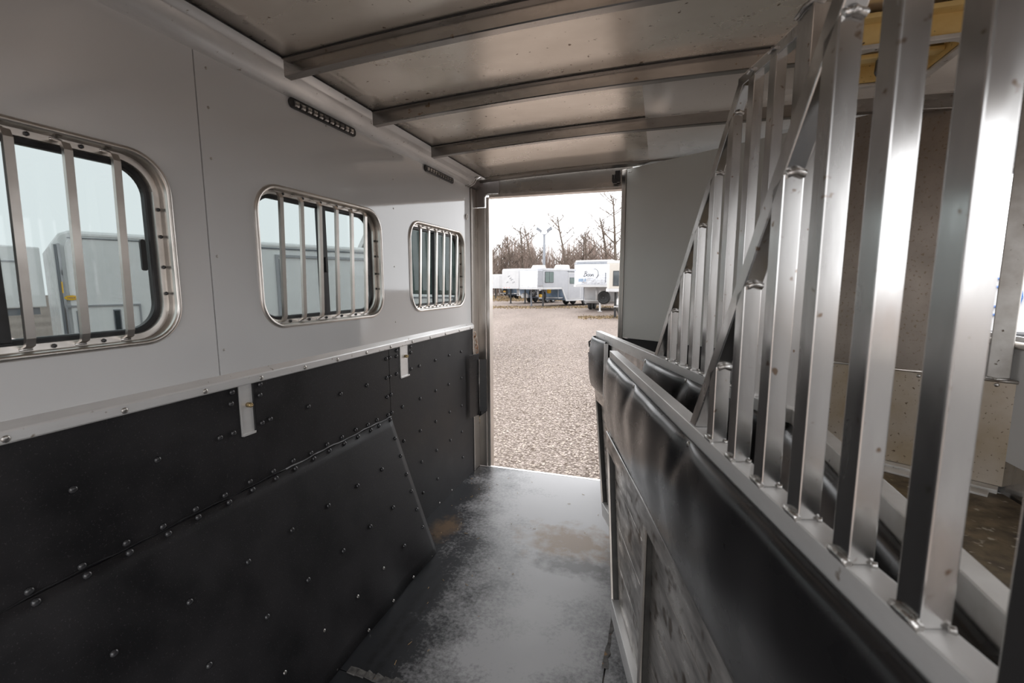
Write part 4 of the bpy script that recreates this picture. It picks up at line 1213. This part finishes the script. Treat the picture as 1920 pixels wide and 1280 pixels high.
# ------------------------------------------------------------------ lamp post
lx, ly = at(1019.5, 48)
lp = root('lamp_post', 'tall thin double headed lamp post behind the silver trailer', 'lamp post', (lx, ly, -.42))
MB().tube([(0, 0, 0), (0, 0, 6.75)], .16, 10, True, .12).build('pole', M['grey'], lp)
for sx, tz in ((-1, .0), (1, .0)):
    a_ = MB().tube([(0, 0, 6.6), (sx * .45, 0, 6.95)], .04, 6).build('arm', M['grey'], lp)
    MB().hexa([(sx * .32, -.12, 6.92), (sx * .85, -.12, 7.22), (sx * .85, .12, 7.22), (sx * .32, .12, 6.92)], [(sx * .26, -.12, 7.16), (sx * .74, -.12, 7.50), (sx * .74, .12, 7.50), (sx * .26, .12, 7.16)]).build('lamp_head', M['grey'], lp)

# ------------------------------------------------------------------ bare trees
def tree(px, dep, top_px, lean, seed, label, spread=1.0):
    rg = random.Random(seed)
    x, y = at(px, dep)
    h = (530 - top_px) / 853 * dep + 1.78
    t = root('bare_tree', label, 'tree', (x, y, -.42))
    tr_, br = MB(), MB()
    def limb(mb, p, d, l, r, depth):
        n = 4 if depth else 9
        pts = [p]; q = p.copy(); dd = d.copy()
        for i in range(n):
            dd = (dd + Vector((rg.uniform(-.12, .12) * (.4 if depth == 0 else 1), rg.uniform(-.12, .12) * (.4 if depth == 0 else 1), rg.uniform(-.02, .10)))).normalized()
            q = q + dd * (l / n); pts.append(q.copy())
        mb.tube(pts, r, 5 if depth == 0 else 3, False, max(.024, r * .30))
        if depth >= 2: return
        k = (11, 5)[depth]
        if depth == 0: k = int(k * 1.6)
        for i in range(k):
            f = rg.uniform(.30 if depth == 0 else .2, .97)
            j = min(n - 1, int(f * n))
            pb_ = pts[j].lerp(pts[j + 1], f * n - j)
            a = rg.uniform(0, 6.283)
            up_ = rg.uniform(.45, 1.0)
            nd = Vector((math.cos(a) * spread, math.sin(a) * spread, up_)).normalized()
            nl_ = l * (.42 * (1.15 - f * .7) if depth == 0 else .5) * rg.uniform(.7, 1.1)
            limb(br, pb_, nd, nl_, max(.040, r * (.36 if depth == 0 else .5) * (1.1 - .5 * f)), depth + 1)
    limb(tr_, Vector((0, 0, 0)), Vector((lean, 0, 1)).normalized(), h, .0195 * h + .02, 0)
    tr_.build('trunk', M['bark'], t)
    br.build('branches', M['branch'], t, kind='stuff')
    return t
TREES = [(931, 56, 458, -.12, 'small bare tree beside the rear post of the doorway'), (939, 60, 455, .0, 'thin bare tree above the leftmost white trailer'),
         (959, 58, 448, -.02, 'bare tree above the scribbled white trailer nose'), (983, 57, 430, -.02, 'bare tree just left of the lamp post, with rusty undergrowth'),
         (1006, 56, 424, -.12, 'leaning bare tree right beside the lamp post'), (1071, 54, 408, -.13, 'tall leaning bare tree in the middle of the doorway'),
         (1088, 58, 446, .0, 'bare tree right of the tall leaning one'), (1100, 57, 438, .02, 'bare tree with a bushy top above the grey visor trailer'),
         (1144, 55, 410, -.16, 'bare tree leaning left above the cream trailer'), (1158, 54, 376, -.05, 'tallest bare tree beside the grey panel')]
for i, (px, dep, tp_, ln, lab) in enumerate(TREES):
    tree(px, dep, tp_, ln, 40 + i, lab, 1.1 if i in (3, 5, 8, 9) else .9)
# thicket of bare brush behind the lot
rg = np.random.default_rng(5)
bv, bf = [], []
N = 6000
for k in range(N):
    px = rg.uniform(880, 1240); dep = rg.uniform(60, 68)
    x, y = at(px, dep)
    bh = (530 - (460 + 12 * math.sin(px * .05) + 8 * math.sin(px * .17))) / 853 * dep + 1.78
    h = bh * rg.uniform(.45, 1.12)
    z0 = -.42 + rg.uniform(0, .35) * h
    dx, dy = rg.normal(0, .35), rg.normal(0, .2)
    r_ = rg.uniform(.018, .045)
    o = len(bv)
    mx_ = (x + dx * .4 + rg.normal(0, .1), y + dy * .5, z0 + (h - z0) * .55)
    for (p, rr) in (((x, y, z0), r_), (mx_, r_ * .8), ((x + dx, y + dy, h - .42), r_ * .3)):
        for j in range(3):
            a = 2.094 * j
            bv.append((p[0] + rr * math.cos(a), p[1] + rr * math.sin(a), p[2]))
    for i in range(2):
        for j in range(3):
            k2 = (j + 1) % 3
            bf.append((o + i * 3 + j, o + i * 3 + k2, o + i * 3 + 3 + k2, o + i * 3 + 3 + j))
b_ = MB(); b_.add(bv, bf, True)
th = b_.build('brush_thicket', M['twig'])
tag(th, 'thicket of bare brown brush behind the parked trailers', 'brush', kind='stuff')
# dead grass at the edge of the lot
gv, gf = [], []
for k in range(9000):
    px = rg.uniform(900, 1230)
    row = rg.integers(0, 3)
    dep = (rg.normal(33.5, .9), rg.normal(23.5, .5), rg.uniform(44, 58))[row]
    if row == 1 and px < 1085: continue
    x, y = at(px, dep)
    h = rg.uniform(.02, .07) if row < 2 else rg.uniform(.05, .3)
    a = rg.uniform(0, 3.14); wd_ = .05 if row < 2 else .09
    o = len(gv)
    gv += [(x - wd_ * math.cos(a), y - wd_ * math.sin(a), -.42), (x + wd_ * math.cos(a), y + wd_ * math.sin(a), -.42), (x + rg.normal(0, .04), y + rg.normal(0, .04), -.42 + h)]
    gf.append((o, o + 1, o + 2))
b_ = MB(); b_.add(gv, gf)
gr = b_.build('dead_grass', M['grass'])
tag(gr, 'yellowed dead grass along the edges of the gravel', 'grass', kind='stuff')
# loose pebbles on the gravel near the doorway
pv, pf = [], []
ico = [(0, 0, 1), (.89, 0, .2), (.28, .85, .15), (-.72, .53, .2), (-.72, -.53, .1), (.28, -.85, .2), (0, 0, -.4)]
icf = [(0, 1, 2), (0, 2, 3), (0, 3, 4), (0, 4, 5), (0, 5, 1), (6, 2, 1), (6, 3, 2), (6, 4, 3), (6, 5, 4), (6, 1, 5)]
for k in range(15000):
    y = 3.2 + 9 * rg.uniform(0, 1) ** 1.7
    x = rg.uniform(-.62 * y - .2, .25 * y)
    s = rg.uniform(.006, .017) * (1 + .05 * y)
    sx, sy, sz, a = s * rg.uniform(.8, 1.5), s * rg.uniform(.7, 1.1), s * rg.uniform(.4, .8), rg.uniform(0, 6.28)
    ca, sa = math.cos(a), math.sin(a)
    o = len(pv)
    for (u_, v_, w_) in ico:
        p, q = u_ * sx, v_ * sy
        pv.append((x + p * ca - q * sa, y + p * sa + q * ca, -.418 + w_ * sz))
    for f in icf:
        pf.append(tuple(i + o for i in f))
b_ = MB(); b_.add(pv, pf, False)
pb2 = b_.build('loose_pebbles', M['pebble'])
tag(pb2, 'loose tan and grey pebbles scattered on the gravel behind the trailer', 'pebbles', kind='stuff')
